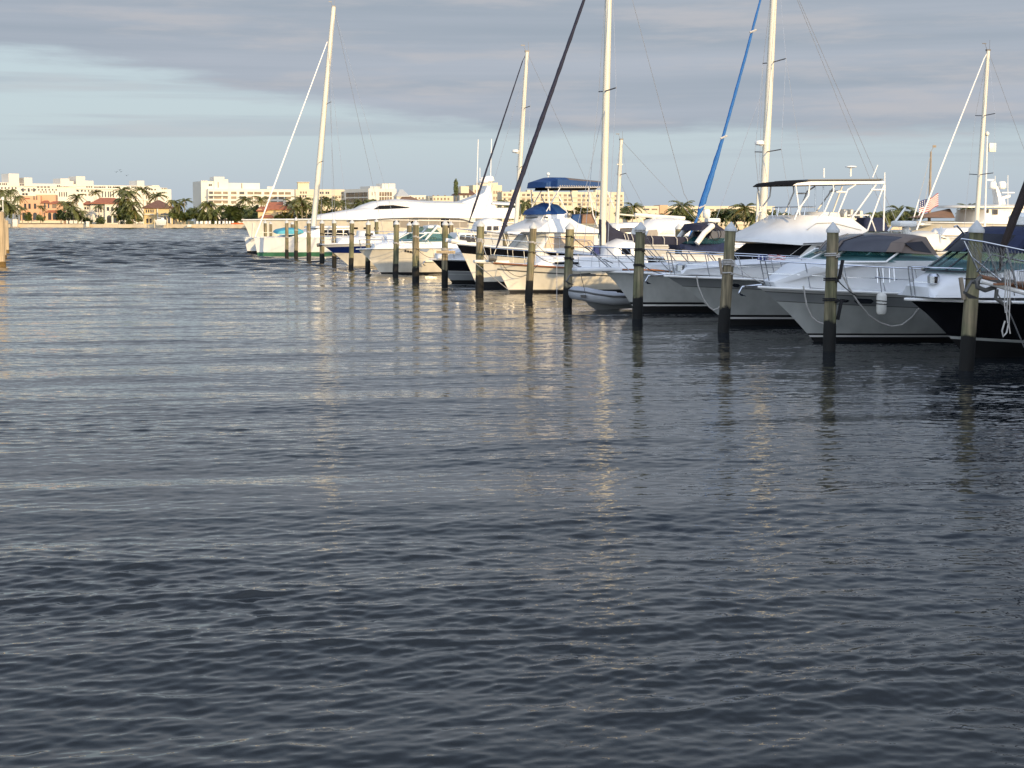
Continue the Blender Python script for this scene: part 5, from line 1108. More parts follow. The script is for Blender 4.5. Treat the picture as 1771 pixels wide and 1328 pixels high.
# --- long stepped apartment block behind the villas
b = Bld('apartment_block', 'long stepped white apartment block with rooftop towers behind the villas', -40, 850, 38)
for (x0, x1, yt, dp) in ((-40, 33, 314.8, 16), (33, 131, 317, 16), (131, 237, 319.6, 16), (249.5, 276, 321.5, 16), (276, 289, 324.5, 14), (289, 296, 327.5, 12)): b.blk('wall', 'stuccow', x0, x1, yt, None, dp)
for (x0, x1, yt) in ((14.8, 32.6, 300), (41.5, 55.5, 307), (104.5, 119.8, 308.5), (120, 127, 313), (131.4, 147, 304.8), (147.2, 161.5, 312.3), (237, 249.3, 312.3), (263, 275, 320.3)): b.blk('roof_tower', 'stuccow', x0, x1, yt, None if x0 == 237 else 322, 11, .25)
for (xs, y0, y1, w) in (([-12, -8, -4, 0, 4, 7, 10], 316.5, 320, 2), ([34, 37, 40], 317.5, 321, 2.4), ([98.5, 101.5, 104.5, 110, 113, 116], 320, 323.3, 2.2), ([149, 153, 157], 321.7, 324.5, 2.6), ([163, 166.5, 170, 173, 176.5, 180], 322.2, 325, 2.5), ([186.5, 190, 195.5, 199, 202, 205], 322.2, 325, 2.5), ([219, 222, 227, 230, 233], 322.2, 325, 2.4), ([279.5, 283, 286], 325, 327.2, 2), ([280, 283], 331.5, 334, 2.2)): b.row(xs, y0, y1, w)
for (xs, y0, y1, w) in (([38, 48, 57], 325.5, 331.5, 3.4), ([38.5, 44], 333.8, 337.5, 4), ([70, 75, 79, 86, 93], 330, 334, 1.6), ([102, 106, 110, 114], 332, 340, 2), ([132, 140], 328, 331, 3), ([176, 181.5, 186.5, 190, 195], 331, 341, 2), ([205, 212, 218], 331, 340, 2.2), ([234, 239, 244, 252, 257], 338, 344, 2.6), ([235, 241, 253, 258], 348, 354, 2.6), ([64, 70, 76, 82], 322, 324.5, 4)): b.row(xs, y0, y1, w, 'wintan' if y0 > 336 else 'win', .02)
b.row([36, 42, 48, 54, 60, 66, 72, 78, 84, 90, 96], 326.5, 329.5, 2.2, 'win', .03)
b.row([134, 140, 146, 152, 158, 164, 170], 328.5, 331.5, 2.4, 'win', .03); b.row([134, 141, 147, 153, 159], 335, 338.5, 2.6, 'wintan', .03); b.row([200, 206, 212, 218, 224, 230], 329.5, 333, 2.4, 'win', .03); b.row([2, 8, 14, 20, 26], 323.5, 326.5, 2.6, 'win', .03); b.row([252, 257, 262, 267], 326.5, 329, 2.4, 'win', .03); b.row([252, 257, 264, 270], 332, 335, 2.4, 'wintan', .03)
for (x0, x1, y0, y1) in ((33, 131, 321.7, 322.9), (131, 237, 326, 328), (232, 262, 335, 336.5), (232, 262, 345.5, 347)): b.win(x0, x1, y0, y1, 'slab', .3, 'balcony_band', .3)
# --- salmon villa
b = Bld('villa', 'salmon pink villa with an arcade of dark arches, left on the far shore', 30, 815, 8)
b.blk('wall', 'pink', 33, 70, 338.5, None, 12); b.blk('side_wing', 'pink', 70, 108.5, 352, None, 11, .4); b.blk('upper_storey', 'pink', 62, 96, 336.5, 352, 8, -5); b.blk('arcade', 'pink', 36, 68, 366, None, 3, 2.5); b.blk('loggia_wing', 'pink', 78, 110, 366.5, None, 3, 3)
b.hip(84, 106, 351.5, 347.5, 'tile', 11, 1.2, .25, .75); b.hip(70, 84, 350.3, 346.5, 'tile', 9, 1.2, .25, .75); b.hip(77, 111, 366.5, 361, 'tile', 4, 3.5, .3, .7, 'porch_roof')
for (x0, x1) in ((38, 45), (47.5, 54.5), (57, 64.3)): b.arch(x0, x1, 367.3, 380.5, 'win', 2.52)
for (x0, x1) in ((83, 89), (91, 100)): b.arch(x0, x1, 367.5, 380, 'win', 3.02)
b.row([41.5, 49, 58.5], 352, 361, 4.2); b.row([57.5, 62], 338.8, 345.5, 2.8, 'wintan', .02); b.row([76, 82.5], 351.5, 360, 3, 'win', .42); b.win(90, 98, 353, 360, 'wintan', .42); b.win(43, 52, 342, 344.5, 'tile', .05, 'balcony_rail')
b.blk('terrace_wall', 'stucco', 34, 110, 381.5, 385.8, 1, 6)
# --- white villa with terracotta roof
b = Bld('villa', 'white villa with orange terracotta hip roof and two arched openings', 144, 745, 6)
b.blk('wall', 'stuccow', 156, 181, 351, None, 12); b.blk('side_wing', 'stuccow', 144, 157, 352, None, 9, -1.5); b.blk('front_wing', 'stuccow', 181, 208, 352.5, None, 12, 2.2)
b.hip(154.5, 209, 351.5, 342, 'tile', 12, 3.0, .25, .72); b.hip(143, 157, 352.3, 347.5, 'tile', 9, .6, .3, .7); b.blk('chimney', 'stuccow', 156.5, 162, 340, 350, 2, 0)
b.row([184.6, 192, 199.2], 358, 364.5, 4.4, 'win', 2.22)
for (x0, x1) in ((184.8, 193), (196, 204)): b.arch(x0, x1, 372, 385.3, 'win', 2.22)
b.row([164.5, 168.8, 173], 356, 367, 3); b.row([164.5, 169, 173.3], 371.5, 376.5, 2.6); b.row([146, 150.5], 358, 362, 3, 'win', -1.48); b.blk('balcony', 'stuccow', 191, 206, 366.5, 370, 1, 3.0); b.blk('terrace_wall', 'stucco', 160, 236, 386.2, 388, 1, 8)
# --- yellow villa with brown pyramid roof
b = Bld('villa', 'yellow villa with a dark brown pyramid roof and large dark terrace doors', 244, 694, 4)
b.blk('wall', 'stuccoy', 247, 295, 359.5, None, 11); b.blk('side_wing', 'stuccoy', 295, 316, 372.5, None, 9, .3); b.hip(243.5, 297.5, 359.3, 346, 'tileb', 11, 1.0, .46, .54); b.hip(293.5, 317, 372.5, 364.5, 'tileb', 9, .8, .2, .75); b.blk('chimney', 'stuccoy', 290.5, 296, 346, 362, 2, -3)
b.row([252, 256, 260, 263.5], 362.2, 367.5, 2.4); b.row([253, 258.5], 378, 386, 4); b.win(278, 294, 369, 371.6); b.row([277, 283, 289], 374, 386, 5); b.row([299, 303.5, 309], 377, 388, 2.8, 'win', .32); b.win(248, 266, 369.5, 371.5, 'stuccow', .5, 'balcony', .5)
for x in (247, 271.5, 294): b.blk('column', 'stuccow', x, x + 1.6, 361, None, .5, 1.2)
# --- white hotel with rounded balconies
b = Bld('hotel', 'white hotel with rooftop tower, grey windowless left end and banded balconies', 347.5, 760, 24)
b.blk('wall', 'stuccow', 348, 449, 315.8, None, 16, -3); b.blk('end_block', 'stuccow', 347.5, 371, 313.2, None, 18, -1); b.blk('roof_tower', 'stuccow', 370, 388, 305.5, None, 9, -.5); b.blk('roof_tower', 'stuccow', 388, 394.5, 310, None, 9, -.5)
b.blk('lower_block', 'stuccow', 360, 511, 326.5, None, 12, 2); b.win(376.5, 378, 314.5, 324.5, 'win', -.48); b.win(417.5, 419, 317, 326, 'win', -2.9); b.row([361, 364], 318, 321.5, 2.6, 'win', -.95); b.row([466, 462], 322.5, 327, 8, 'stuccow', -3, name='roof_plant')
for y0, k in ((331, 0), (339, 1), (347, 2)):
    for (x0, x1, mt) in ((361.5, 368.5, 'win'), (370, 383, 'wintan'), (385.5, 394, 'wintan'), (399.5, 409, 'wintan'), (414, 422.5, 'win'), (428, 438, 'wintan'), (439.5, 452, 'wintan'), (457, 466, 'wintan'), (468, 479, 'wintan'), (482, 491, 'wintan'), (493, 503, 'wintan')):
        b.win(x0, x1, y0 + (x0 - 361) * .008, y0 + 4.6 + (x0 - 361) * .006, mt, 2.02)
    b.win(359.5, 396, y0 + 4.9, y0 + 7.7, 'stuccow', 3.0, 'balcony', .6)
for x in (349, 352, 355, 358): b.blk('parapet_fin', 'stuccow', x - 1, x + .6, 311.8, 314, 1, -.8)
# --- low apartment house right of the hotel
b = Bld('apartment_house', 'cream apartment house with a square rooftop penthouse, left of the grey glass block', 511, 740, 10)
b.blk('wall', 'stucco', 511, 609, 327.3, None, 14); b.blk('penthouse', 'stucco', 515, 534.5, 315, 328, 8, -1); b.blk('eaves', 'stucco', 514, 536, 314.4, 315.4, 9, -.3)
for (xs, y0, w, mt) in (([519, 523.5, 528], 331, 2.8, 'wintan'), ([553, 557, 563, 566.5], 331.5, 2.8, 'win'), ([590, 594, 599, 603], 332.5, 3, 'wintan'), ([518, 523, 527], 337.5, 3, 'win'), ([575, 580, 586, 591], 339, 3, 'wintan'), ([553, 558, 563], 339.5, 3, 'wintan'), ([593, 598, 603], 346, 3, 'wintan'), ([575, 581, 560], 347, 3, 'wintan')): b.row(xs, y0, y0 + 3.8, w, mt)
for y in (336, 344): b.win(512, 609, y, y + .9, 'stuccow', .15, 'string_course', .15)
# --- grey glass block with white frames
b = Bld('office_block', 'pale block with a shaded grey glass left face and white rooftop boxes', 637.5, 720, 33)
b.blk('wall', 'stuccow', 637.5, 685.5, 326, None, 24); b.blk('roof_box', 'stuccow', 661, 672, 317.3, 327, 6, -2); b.blk('roof_box', 'stuccow', 672.5, 683.5, 317.3, 327, 6, -2); b.blk('roof_plant', 'lgrey', 640, 660, 322, 327, 10, -4)
for y0 in (332, 340.5): b.row([656, 660.5, 665, 669.5, 674], y0, y0 + 7, 3.6, 'wintan')
b.row([643, 648], 332, 338, 1.2); fr_ = b.fr; ul = fr_.uz(637.5, 326)[0]; zt_ = fr_.uz(637.5, 326)[1] - GZ
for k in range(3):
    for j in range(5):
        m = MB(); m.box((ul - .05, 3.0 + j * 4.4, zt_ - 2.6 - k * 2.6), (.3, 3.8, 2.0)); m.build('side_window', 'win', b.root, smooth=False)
# --- low roofs and houses to the right
b = Bld('pavilion', 'low pale building with swept tan roofs right of the glass block', 686, 690, 12)
b.blk('wall', 'stuccow', 686, 706, 338, None, 10); b.blk('side_wing', 'stuccow', 706, 737, 337.6, None, 10, -2); b.hip(686, 709, 339, 327.5, 'lgrey', 10, .8, .35, .6); b.hip(692, 726, 346, 338, 'tan2', 6, 6, .3, .6, 'porch_roof'); b.row([712, 718, 724, 730], 341, 344, 3, 'wintan', -1.98)
b = Bld('low_house', 'low cream flat roofed house left of the columnar pine', 741, 680, 10)
b.blk('wall', 'stucco', 741, 784, 338.8, None, 10); b.row([744, 750, 756, 762, 768, 774], 342, 346, 3, 'wintan'); b.row([748, 756, 768], 337.3, 339.5, 3, 'tan', -2, name='roof_vent')
b = Bld('house', 'house with a shaded grey gable and cream penthouse, right of the columnar pine', 795, 680, 14)
b.blk('wall', 'lgrey', 795, 822, 335, None, 14); b.hip(793, 824, 336, 326.5, 'tileb', 14, .8, .4, .8); b.blk('penthouse', 'stucco', 797, 811, 322, 334, 5, 1); b.row([801, 808], 338, 342, 3)  # the gable's shade is put into the grey wall colour
b = Bld('apartment_house', 'tall cream apartment house behind the radar arch of the big yacht', 818, 760, 16)
b.blk('wall', 'stucco', 818, 868, 320, None, 14); b.blk('penthouse', 'stucco', 830, 861, 315.5, 321, 8, -1); b.row([853, 857.5, 862, 866], 330, 335, 3, 'wintan'); b.row([853, 857.5, 862], 340, 345, 3, 'wintan'); b.row([821, 826], 328, 333, 3, 'wintan')
b = Bld('condominium', 'long cream condominium with rows of windows behind the blue bimini', 868, 700, 9)
b.blk('wall', 'stucco', 868, 1079, 331.5, None, 14)
for x in (885, 912, 948, 990, 1030): b.blk('roof_box', 'stucco', x, x + 9, 328.3, 333, 5, -2)
for y0, dy in ((334.6, .012), (342.6, .012), (350, .01)):
    for k, x in enumerate(range(871, 1074, 8)):
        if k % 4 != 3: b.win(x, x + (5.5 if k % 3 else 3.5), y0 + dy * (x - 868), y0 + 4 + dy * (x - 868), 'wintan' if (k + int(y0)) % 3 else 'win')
for y in (339.8, 347.6): b.win(868, 1079, y + .5, y + 1.8, 'stuccow', .25, 'balcony_band', .25)
b = Bld('long_building', 'very long low cream building with flat roof behind the blue furled jib', 1086, 640, 6)
b.blk('wall', 'stucco', 1086, 1340, 356, None, 12); b.blk('gable', 'pink', 1141, 1155, 354.5, None, 13, .5)
for k, x in enumerate(range(1113, 1330, 14)): b.win(x, x + 10, 360.5 + (x - 1086) * .006, 363 + (x - 1086) * .006, 'win' if k % 3 == 0 else 'wintan')
b = Bld('villa', 'cream villa with red tiled roofs among palms, behind the catamaran forestay', 444, 560, 6)
b.blk('wall', 'stuccoy', 446, 505, 361.5, None, 10); b.blk('side_wing', 'stuccoy', 450, 474, 375, None, 6, 4); b.hip(454, 508, 361.5, 349.5, 'tile', 10, 1.0, .2, .62); b.hip(443, 462, 364, 357, 'tile', 8, 1.2, .3, .7); b.hip(449, 473, 375, 369, 'tile', 6, 4.8, .35, .65, 'porch_roof'); b.blk('chimney', 'stuccow', 490, 495, 347, 358, 1.5, -2); b.row([456, 478, 484], 366, 371, 3, 'wintan')
b = Bld('beach_hut', 'low open thatched hut among bushes above the white beach chairs', 362, 672, 0)
b.blk('wall', 'win', 374, 394, 383, None, 4, -2); b.hip(363, 398, 382.8, 378.5, 'tan2', 7, .6, .2, .8)
for x in (366, 383, 395): b.blk('post', 'stuccow', x, x + 1.3, 382.5, None, .3, .3)
# ---------------------------------------------------------------- palms and trees
def palm_crown(seed, nf=27, droop=1.0):
    rr = random.Random(seed); m = MB()
    for k in range(nf):
        a = 2.4 * k + rr.uniform(-.3, .3); el = rr.uniform(-.35, 1.15); Lf = rr.uniform(2.3, 3.2); pts = []
        for i in range(8):
            s = i / 7; e = el - 1.5 * droop * s * s; pts.append(Vector((math.cos(a), math.sin(a), 0)) * (Lf * s * math.cos(el * .6)) + Vector((0, 0, Lf * (math.sin(el) * s - .55 * droop * s * s))))
        lat = Vector((-math.sin(a), math.cos(a), 0)); mi = 1 if el < -.1 and rr.random() < .5 else 0
        for i in range(7):
            w0 = .55 * math.sin(math.pi * (.12 + .8 * i / 7)); p, q = pts[i], pts[i + 1]
            for s in (1, -1):
                t = p.lerp(q, .25) + (q - p) * .9 + lat * s * w0 + Vector((0, 0, -.28 * w0 - rr.uniform(0, .25)))
                m.add([p, p.lerp(q, .75), t], [(0, 1, 2)], mi)
                t2 = p.lerp(q, .6) + (q - p) * .9 + lat * s * w0 * .95 + Vector((0, 0, -.35 * w0 - rr.uniform(0, .25)))
                m.add([p.lerp(q, .5), q, t2], [(0, 1, 2)], mi)
    for k in range(5): m.box((rr.uniform(-.25, .25), rr.uniform(-.25, .25), rr.uniform(-.35, 0)), (.25, .25, .25), 1)
    return m
def leaf_crown(seed, nclump=42, nl=80, rx=1.0, rz=.8, flat=.0):
    rr = random.Random(seed); m = MB()
    for c in range(nclump):
        while True:
            q = Vector((rr.uniform(-1, 1), rr.uniform(-1, 1), rr.uniform(-.7, 1)))
            if .25 < q.length < 1: break
        cr = rr.uniform(.16, .34); mi = rr.choice((0, 0, 1, 1, 2)) 
        for k in range(nl):
            d = Vector((rr.gauss(0, 1), rr.gauss(0, 1), rr.gauss(0, .8))).normalized() * cr * rr.uniform(.5, 1.08)
            p = Vector((q.x * rx, q.y * rx, q.z * rz)) + d; s = rr.uniform(.05, .10)
            u = Vector((rr.gauss(0, 1), rr.gauss(0, 1), rr.gauss(0, 1))).normalized(); v = u.orthogonal().normalized()
            m.add([p - u * s, p + v * s * .6, p + u * s, p - v * s * .6], [(0, 1, 2, 3)], mi)
    return m
_tmp = []
def datas(fn, mats, seeds, **k):
    out = []
    for s in seeds:
        o = fn(s, **k).build('crown', mats, None, smooth=False, merge=False); out.append(o.data); bpy.data.objects.remove(o)
    return out
PC = datas(palm_crown, ['frond', 'frondy'], (1, 2, 3, 4)); PD = datas(palm_crown, ['frond', 'frondy'], (5, 6), droop=1.6, nf=26)
LC = datas(leaf_crown, ['leafm', 'leafd', 'leafy'], (1, 2)); LD = datas(leaf_crown, ['leafd', 'leafd', 'leafm'], (3, 4)); LN = datas(leaf_crown, ['leafd', 'leafd', 'leafm'], (5,), nclump=60, nl=40, rx=.30, rz=1.0)
tm = MB(); tm.tube([(0, 0, 0), (.015, 0, .3), (.0, .01, .7), (0, 0, 1)], [.24, .17, .14, .12], 7); to_ = tm.build('trunk', 'trunk', None); TD = to_.data; bpy.data.objects.remove(to_)
def part(name, data, parent, loc=(0, 0, 0), sc=(1, 1, 1), rz=0):
    o = bpy.data.objects.new(name, data); COL.objects.link(o); o.parent = parent; o.location = loc; o.scale = sc; o.rotation_euler = (0, 0, rz); return o
tr_ = random.Random(9)
def palm(px, yc, Y, label, s=1.0, droopy=False, tw=1.0, lean=0.0):
    Y = max(Y, shoreY(px) + 8) if px < 440 else Y; p = at(px, yc, Y); e = empty('palm_tree', (p.x - lean, Y, GZ), 0); tag(e, label, 'palm tree', 'palms on the far shore'); h = max(p.z - GZ, 1.5)
    t = part('trunk', TD, e, sc=(tw, tw, h)); t.rotation_euler = (0, math.atan2(lean, h), 0)
    s *= 1.28; part('crown', tr_.choice(PD if droopy else PC), e, (lean, 0, h), (s, s, s * .95), tr_.uniform(0, 6.28)); return e
def tree(px, yt, w_, Y, label, ds, zs=.8, name='broadleaf_tree', grp='leafy trees on the far shore', base=.25):
    Y = max(Y, shoreY(px) + 8) if px < 440 else Y; p = at(px, yt, Y); r = w_ / 2 * Y / F; e = empty(name, (p.x, Y, GZ), 0); tag(e, label, 'tree' if 'shrub' not in name else 'shrub', grp); h = p.z - GZ; rz = min(max(h * (1 - base) / 1.75, .4), r * 1.6)
    part('trunk', TD, e, sc=(1.3, 1.3, max(h - rz, .5))); part('crown', tr_.choice(ds), e, (0, 0, h - rz * 1.0), (r / 1.0, r / 1.0, rz * 1.05), tr_.uniform(0, 6.28)); return e
PL = [(4, 331, 790, 'feathery palm at the left edge of the far shore, above the pier timbers', 1.35, True), (18, 330, 800, 'palm beside the salmon villa, its crown below the leftmost rooftop tower', 1.3, True), (30, 341, 795, 'yellowing palm just left of the salmon villa wall', 1.25, True), (9, 350, 780, 'low drooping palm in front of the left edge palm', 1.5, True), (24, 357, 785, 'low spreading palm covering the corner of the salmon villa', 1.4, True), (38, 360, 780, 'small palm in front of the first arch of the salmon villa', .8, False),
 (72, 358, 790, 'slim young palm before the middle of the salmon villa', .8, False), (133, 340, 735, 'tall palm between the salmon villa and the white villa', 1.25, False), (117, 352, 740, 'broad drooping palm at the right end of the salmon villa', 1.6, True), (126, 361, 732, 'low drooping palm under the tall palm between the two villas', 1.5, True), (142, 366, 735, 'small palm at the left wall of the white villa', .9, True), (166, 332, 800, 'palm top rising over the terracotta roof of the white villa', 1.0, False), (170, 357, 735, 'little palm before the loggia of the white villa', .8, False),
 (211, 329, 690, 'tallest palm right of the white villa, its crown against the apartment block', 1.35, False), (222, 334, 680, 'tall thick crowned palm with bare trunk right of the white villa', 1.6, True), (212, 347, 690, 'palm hiding the right end of the terracotta roof', 1.5, True), (228, 352, 670, 'palm halfway between the white villa and the yellow villa', 1.5, True), (232, 367, 665, 'low palm at the left corner of the yellow villa', 1.2, True), (205, 362, 690, 'low drooping palm before the right windows of the white villa', 1.1, True),
 (247, 328, 800, 'palm top left of the brown pyramid roof, against the apartment block', 1.5, False), (272, 338, 720, 'palm top directly above the brown pyramid roof', 1.4, False), (302, 349, 660, 'yellow green palm behind the right wing of the yellow villa', 1.2, True), (319, 347, 640, 'slender palm with long pale trunk right of the yellow villa', 1.0, False), (310, 354, 650, 'palm between the slender palm and the yellow villa chimney', 1.0, True),
 (359, 353, 590, 'leaning palm with a heavy drooping crown left of the beach hut', 1.7, True), (370, 366, 585, 'yellowing low palm just above the beach hut roof', 1.3, True), (424, 345, 600, 'palm top before the banded balconies of the hotel', 1.2, False), (452, 344, 600, 'palm top left of the red tiled roof', 1.1, False), (505, 350, 560, 'palm right of the red tiled roof chimney', 1.1, False), (521, 347, 540, 'tall palm with pale trunk right of the red tiled villa', 1.25, False), (531, 354, 545, 'second palm right of the red tiled villa, close to the tall pale trunk', 1.0, True), (512, 360, 540, 'low palm at the foot of the tall pale trunk', 1.0, True),
 (557, 349, 545, 'palm just right of the catamaran mast', 1.1, False), (567, 346, 550, 'taller palm of the pair right of the catamaran mast', 1.15, False), (579, 352, 545, 'third palm right of the catamaran mast', 1.0, False), (591, 352, 550, 'palm before the right end of the cream apartment house', 1.1, False), (548, 358, 545, 'low palm half hidden by the catamaran mast', 1.0, True), (627, 350, 560, 'wide palm before the grey glass block', 1.5, True), (652, 350, 560, 'dark palm at the corner of the grey glass block', 1.1, False), (637, 354, 560, 'low palm between two others before the grey glass block', 1.0, True),
 (876, 352, 520, 'palm right of the radar arch of the big yacht', 1.1, False), (908, 350, 520, 'palm left of the blue bimini poles', 1.2, True), (1096, 357, 500, 'palm right of the short cream mast', 1.1, False), (1180, 355, 500, 'tall palm left of the blue furled jib', 1.3, False), (1168, 365, 500, 'low dark palm beside the tall one left of the blue furled jib', 1.2, True), (1190, 366, 500, 'drooping palm touching the blue furled jib', 1.2, True), (1288, 360, 470, 'tall palm left of the cream mast with the radar dome', 1.3, False), (1256, 366, 480, 'bushy palm right of the blue furled jib', 1.3, True), (1306, 372, 470, 'low palm close to the cream mast with the radar dome', 1.1, True),
 (1332, 368, 470, 'palm seen right of the cream mast with the radar dome', 1.1, True), (1512, 372, 450, 'palm right of the sportfisher tower', 1.3, True), (1535, 371, 450, 'wide palm left of the outrigger pole', 1.5, True), (1556, 364, 460, 'palm top between the outrigger pole and the flag', 1.3, False), (1675, 359, 430, 'palm under the brown pilothouse roof overhang', 1.0, False)]
for (px, yc, Y, lab, s, dr) in PL: palm(px, yc, Y, lab, s, dr, tw=1.0, lean=tr_.uniform(-.6, .6))
TL = [(8, 352, 30, 790, 'dark leafy tree behind the pier timbers at the left edge', LD), (105, 362, 18, 760, 'small leafy tree at the right end of the salmon villa', LC), (218, 352, 30, 688, 'leafy tree under the tall palms between the villas', LC), (240, 372, 14, 660, 'small dark tree at the left corner of the yellow villa', LD), (326, 362, 22, 620, 'leafy tree right of the yellow villa', LC), (340, 357, 34, 600, 'big olive green tree left of the leaning palm', LC), (352, 366, 26, 590, 'dense olive tree in front of the leaning palm trunk', LC), (388, 352, 36, 605, 'dark tree above the beach hut', LD), (410, 350, 40, 610, 'wide dark tree before the hotel balconies', LD), (437, 352, 34, 605, 'dark tree left of the red tiled villa', LD), (418, 366, 36, 585, 'low dark tree above the orange kayaks', LD), (436, 366, 26, 580, 'bushy tree at the tip of the yacht bow', LC),
 (490, 365, 30, 545, 'leafy tree before the red tiled villa', LC), (570, 360, 50, 560, 'leafy tree behind the palms right of the catamaran mast', LD), (890, 348, 44, 530, 'leafy tree behind the dark furled jib of the white sailboat', LD), (930, 352, 40, 540, 'leafy tree behind the blue bridge cover', LC), (1000, 356, 60, 540, 'leafy tree behind the blue bimini poles', LC), (1085, 356, 36, 520, 'leafy tree behind the short cream mast', LC), (1135, 368, 40, 500, 'dark leafy tree behind the long roof bar', LD), (1240, 364, 34, 480, 'dense olive tree right of the blue furled jib', LC), (1270, 361, 40, 480, 'dense olive tree left of the tall palm by the radar mast', LC), (1300, 365, 34, 480, 'dark tree behind the cream mast with the radar dome', LD), (1350, 366, 50, 480, 'dark tree behind the sportfisher flybridge', LD), (1430, 370, 70, 480, 'olive tree behind the sportfisher tower pipes', LC), (1520, 372, 40, 460, 'olive tree right of the sportfisher tower', LC), (1580, 362, 36, 460, 'dark rounded tree left of the large flag', LD), (1700, 364, 40, 430, 'leafy tree behind the mast of the rightmost sailboat', LC)]
TL += [(48, 366, 14, 780, 'small leafy tree before the second arch of the salmon villa', LC), (70, 370, 16, 785, 'low leafy tree at the middle of the salmon villa arcade', LC), (118, 366, 26, 742, 'leafy tree below the broad drooping palm at the salmon villa', LD), (134, 368, 22, 738, 'leafy tree between the salmon and the white villa', LC), (148, 374, 12, 742, 'small tree at the left corner of the white villa', LD), (208, 366, 22, 690, 'leafy tree covering the right corner of the white villa', LC), (228, 366, 22, 668, 'leafy tree left of the yellow villa', LD), (304, 358, 22, 665, 'leafy tree behind the right wing of the yellow villa', LC), (316, 366, 22, 640, 'leafy tree at the slender palm with the long pale trunk', LD), (362, 366, 26, 600, 'leafy tree behind the leaning palm', LD), (398, 362, 26, 595, 'dark leafy tree behind the right post of the beach hut', LD), (456, 358, 30, 600, 'dark leafy tree behind the red tiled villa', LD), (520, 366, 34, 550, 'dark leafy tree at the foot of the palms by the red tiled villa', LD), (545, 368, 34, 555, 'leafy tree behind the catamaran mast', LC), (600, 362, 36, 560, 'leafy tree before the right end of the cream apartment house', LC), (632, 358, 40, 565, 'leafy tree among the palms before the grey glass block', LD), (1182, 368, 60, 500, 'wide dark tree behind the blue furled jib foot', LD), (1320, 372, 50, 475, 'olive tree left of the sportfisher flybridge', LC), (1545, 374, 60, 455, 'wide olive tree under the palms right of the sportfisher tower', LC)]
for (px, yt, w_, Y, lab, ds) in TL: tree(px, yt, w_, Y, lab, ds)
tree(788.5, 311, 17, 660, 'dark narrow columnar pine standing above the yacht roof', LN, name='pine_tree', grp=None, base=.0)
SHR = [(173, 374, 17, 735, 'round clipped shrub before the loggia of the white villa'), (155, 377, 11, 738, 'small clipped shrub left of the round one at the white villa'), (211, 382, 8, 700, 'yellow green clipped shrub right of the white villa'), (225, 380, 16, 660, 'low dark shrub between the white and yellow villas'), (371, 382, 14, 585, 'low green shrub before the beach hut'), (403, 380, 18, 585, 'dark shrub right of the beach hut')]
for (px, yt, w_, Y, lab) in SHR: tree(px, yt, w_, Y, lab, LC, name='garden_shrub', grp='shrubs in the villa gardens', base=0)
# ---------------------------------------------------------------- small things on the far shore
def chair():
    r = empty('beach_chair', (0, 0, 0)); m = MB(); m.box((0, 0, .4), (.7, .7, .08)); m.build('seat', 'white', r); m = MB(); m.box((0, .36, .85), (.7, .1, .95)); m.build('backrest', 'white', r)
    for x in (-.3, .3): m = MB(); m.box((x, 0, .2), (.1, .6, .4)); m.build('leg', 'white', r)
    return r
CH = chair()
for i, (px, py, lab) in enumerate(((341, 391, 'white beach chair at the left end of the beach row'), (348, 391, 'second white beach chair from the left end of the row'), (357, 391.3, 'white beach chair below the leaning palm'), (362.5, 391.5, 'white beach chair left of the beach hut'), (373, 391.8, 'white beach chair before the left post of the beach hut'), (379.5, 391.8, 'white beach chair before the middle of the beach hut'), (386.5, 392, 'white beach chair before the middle post of the beach hut'), (392, 391.5, 'white beach chair before the right post of the beach hut'), (397.5, 392, 'white beach chair just right of the beach hut'), (402.5, 392, 'white beach chair left of the orange kayaks'))):
    o = CH if i == 0 else copy_tree(CH); p = at(px, py, 560); tag(o, lab, 'chair', 'white chairs on the beach'); y_ = shoreY(px) + 3; o.location = (at(px, py, y_).x, y_, GZ); o.scale = (1.15, 1.15, 1.1)
for (px, lab) in ((407, 'orange kayak lying on the beach right of the chairs'), (414, 'second orange kayak on the beach, nearer the yacht bow')):
    y_ = shoreY(px) + 2; p = at(px, 395, y_); m = MB(); m.tube([(-1.9, 0, .25), (-1, 0, .1), (0, 0, .05), (1, 0, .1), (1.9, 0, .25)], [.05, .36, .45, .36, .05], 8); o = m.build('kayak', 'orange', loc=(p.x, y_, GZ + .25)); tag(o, lab, 'kayak', 'orange kayaks on the beach')
y_ = shoreY(275) - 5; p = at(277, 384, y_); frl = Fr((at(268, 384, y_).x, y_, 0), 0); rl = empty('lifted_boat', (frl.O.x, y_, 0)); tag(rl, 'white motorboat hanging on a lift before the yellow villa', 'motorboat')
frl.rake = .6; frl.zb = frl.uz(268, 382)[1]
m = MB(); u1 = frl.uz(289, 384)[0]; zt = frl.uz(270, 380)[1]; zb_ = frl.uz(270, 389.5)[1]; m.add([(.1, -1.1, zt), (u1, -1.2, zt), (u1, 1.2, zt), (.1, 1.1, zt), (.7, -.5, zb_), (u1 - .5, -.6, zb_), (u1 - .5, .6, zb_), (.7, .5, zb_)], [(0, 1, 2, 3), (0, 4, 5, 1), (1, 5, 6, 2), (2, 6, 7, 3), (3, 7, 4, 0), (4, 7, 6, 5)]); m.build('hull', 'gel', rl, bevel=.12)
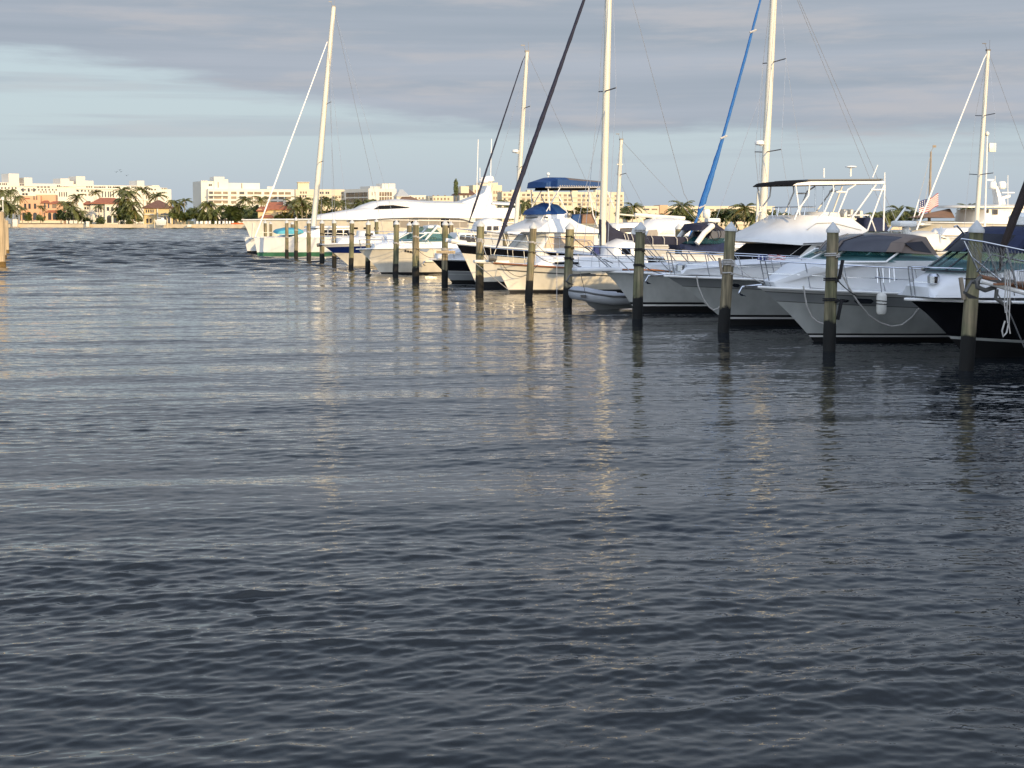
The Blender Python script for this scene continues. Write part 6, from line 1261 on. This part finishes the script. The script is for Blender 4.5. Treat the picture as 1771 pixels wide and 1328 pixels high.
m = MB(); m.box((u1 * .5, 0, zt + .45), (u1 * .6, 1.6, .9), taper=.75); m.build('cabin', 'gel', rl, bevel=.1); m = MB(); m.box((u1 * .42, -.74, zt + .5), (u1 * .3, .1, .4)); m.build('window', 'win', rl)
for k, (px, lab) in enumerate(((267, 'left post of the boat lift before the yellow villa'), (289.5, 'right post of the boat lift before the yellow villa'))):
    q = at(px, 378, y_ - 1.5); m = MB(); m.tube([(0, 0, -1), (0, 0, q.z)], .16, 8); o = m.build('lift_post', 'wall', loc=(q.x, y_ - 1.5, 0)); tag(o, lab, 'post', 'boat lift posts')
for k, (px, w_, yt, lab) in enumerate(((26.5, 8, 379.5, 'white boxy dock shelter before the salmon villa'), (152, 5, 383, 'small white dock box before the white villa'), (328, 7, 388.5, 'white floating dock box right of the yellow villa'))):
    y_ = shoreY(px) - 2; q = at(px, yt, y_); r = w_ / 2 * y_ / F; e = empty('dock_box', (q.x, y_, 0)); tag(e, lab, 'dock')
    m = MB(); m.box((0, 0, (q.z + .5) / 2), (2 * r, 2, q.z - .3)); m.build('body', 'stuccow', e, bevel=.1); m = MB()
    m.box((0, 0, .1), (2 * r + 1, 2.6, .35)); m.build('platform', 'plank', e)
# birds
for (px, py, Y, lab) in ((207, 294, 400, 'tiny dark bird high over the white villa, topmost of the flock'), (201, 297.5, 400, 'tiny dark bird left in the flock over the white villa'), (219, 303.5, 400, 'tiny dark bird lowest in the flock over the white villa'), (209, 297, 410, 'tiny dark bird in the middle of the flock over the white villa')):
    p = at(px, py, Y); m = MB(); m.add([(-.6, 0, .22), (-.28, -.05, .16), (0, 0, 0), (.28, -.05, .16), (.6, 0, .22), (.25, .16, .12), (0, .2, -.02), (-.25, .16, .12)], [(0, 1, 7), (1, 2, 6, 7), (2, 3, 5, 6), (3, 4, 5)]); m.tube([(0, -.3, 0), (0, -.1, 0), (0, .2, 0), (0, .4, .02)], [.02, .09, .07, .01], 6); o = m.build('bird', 'black2', loc=p); tag(o, lab, 'bird', 'birds flying over the far shore')
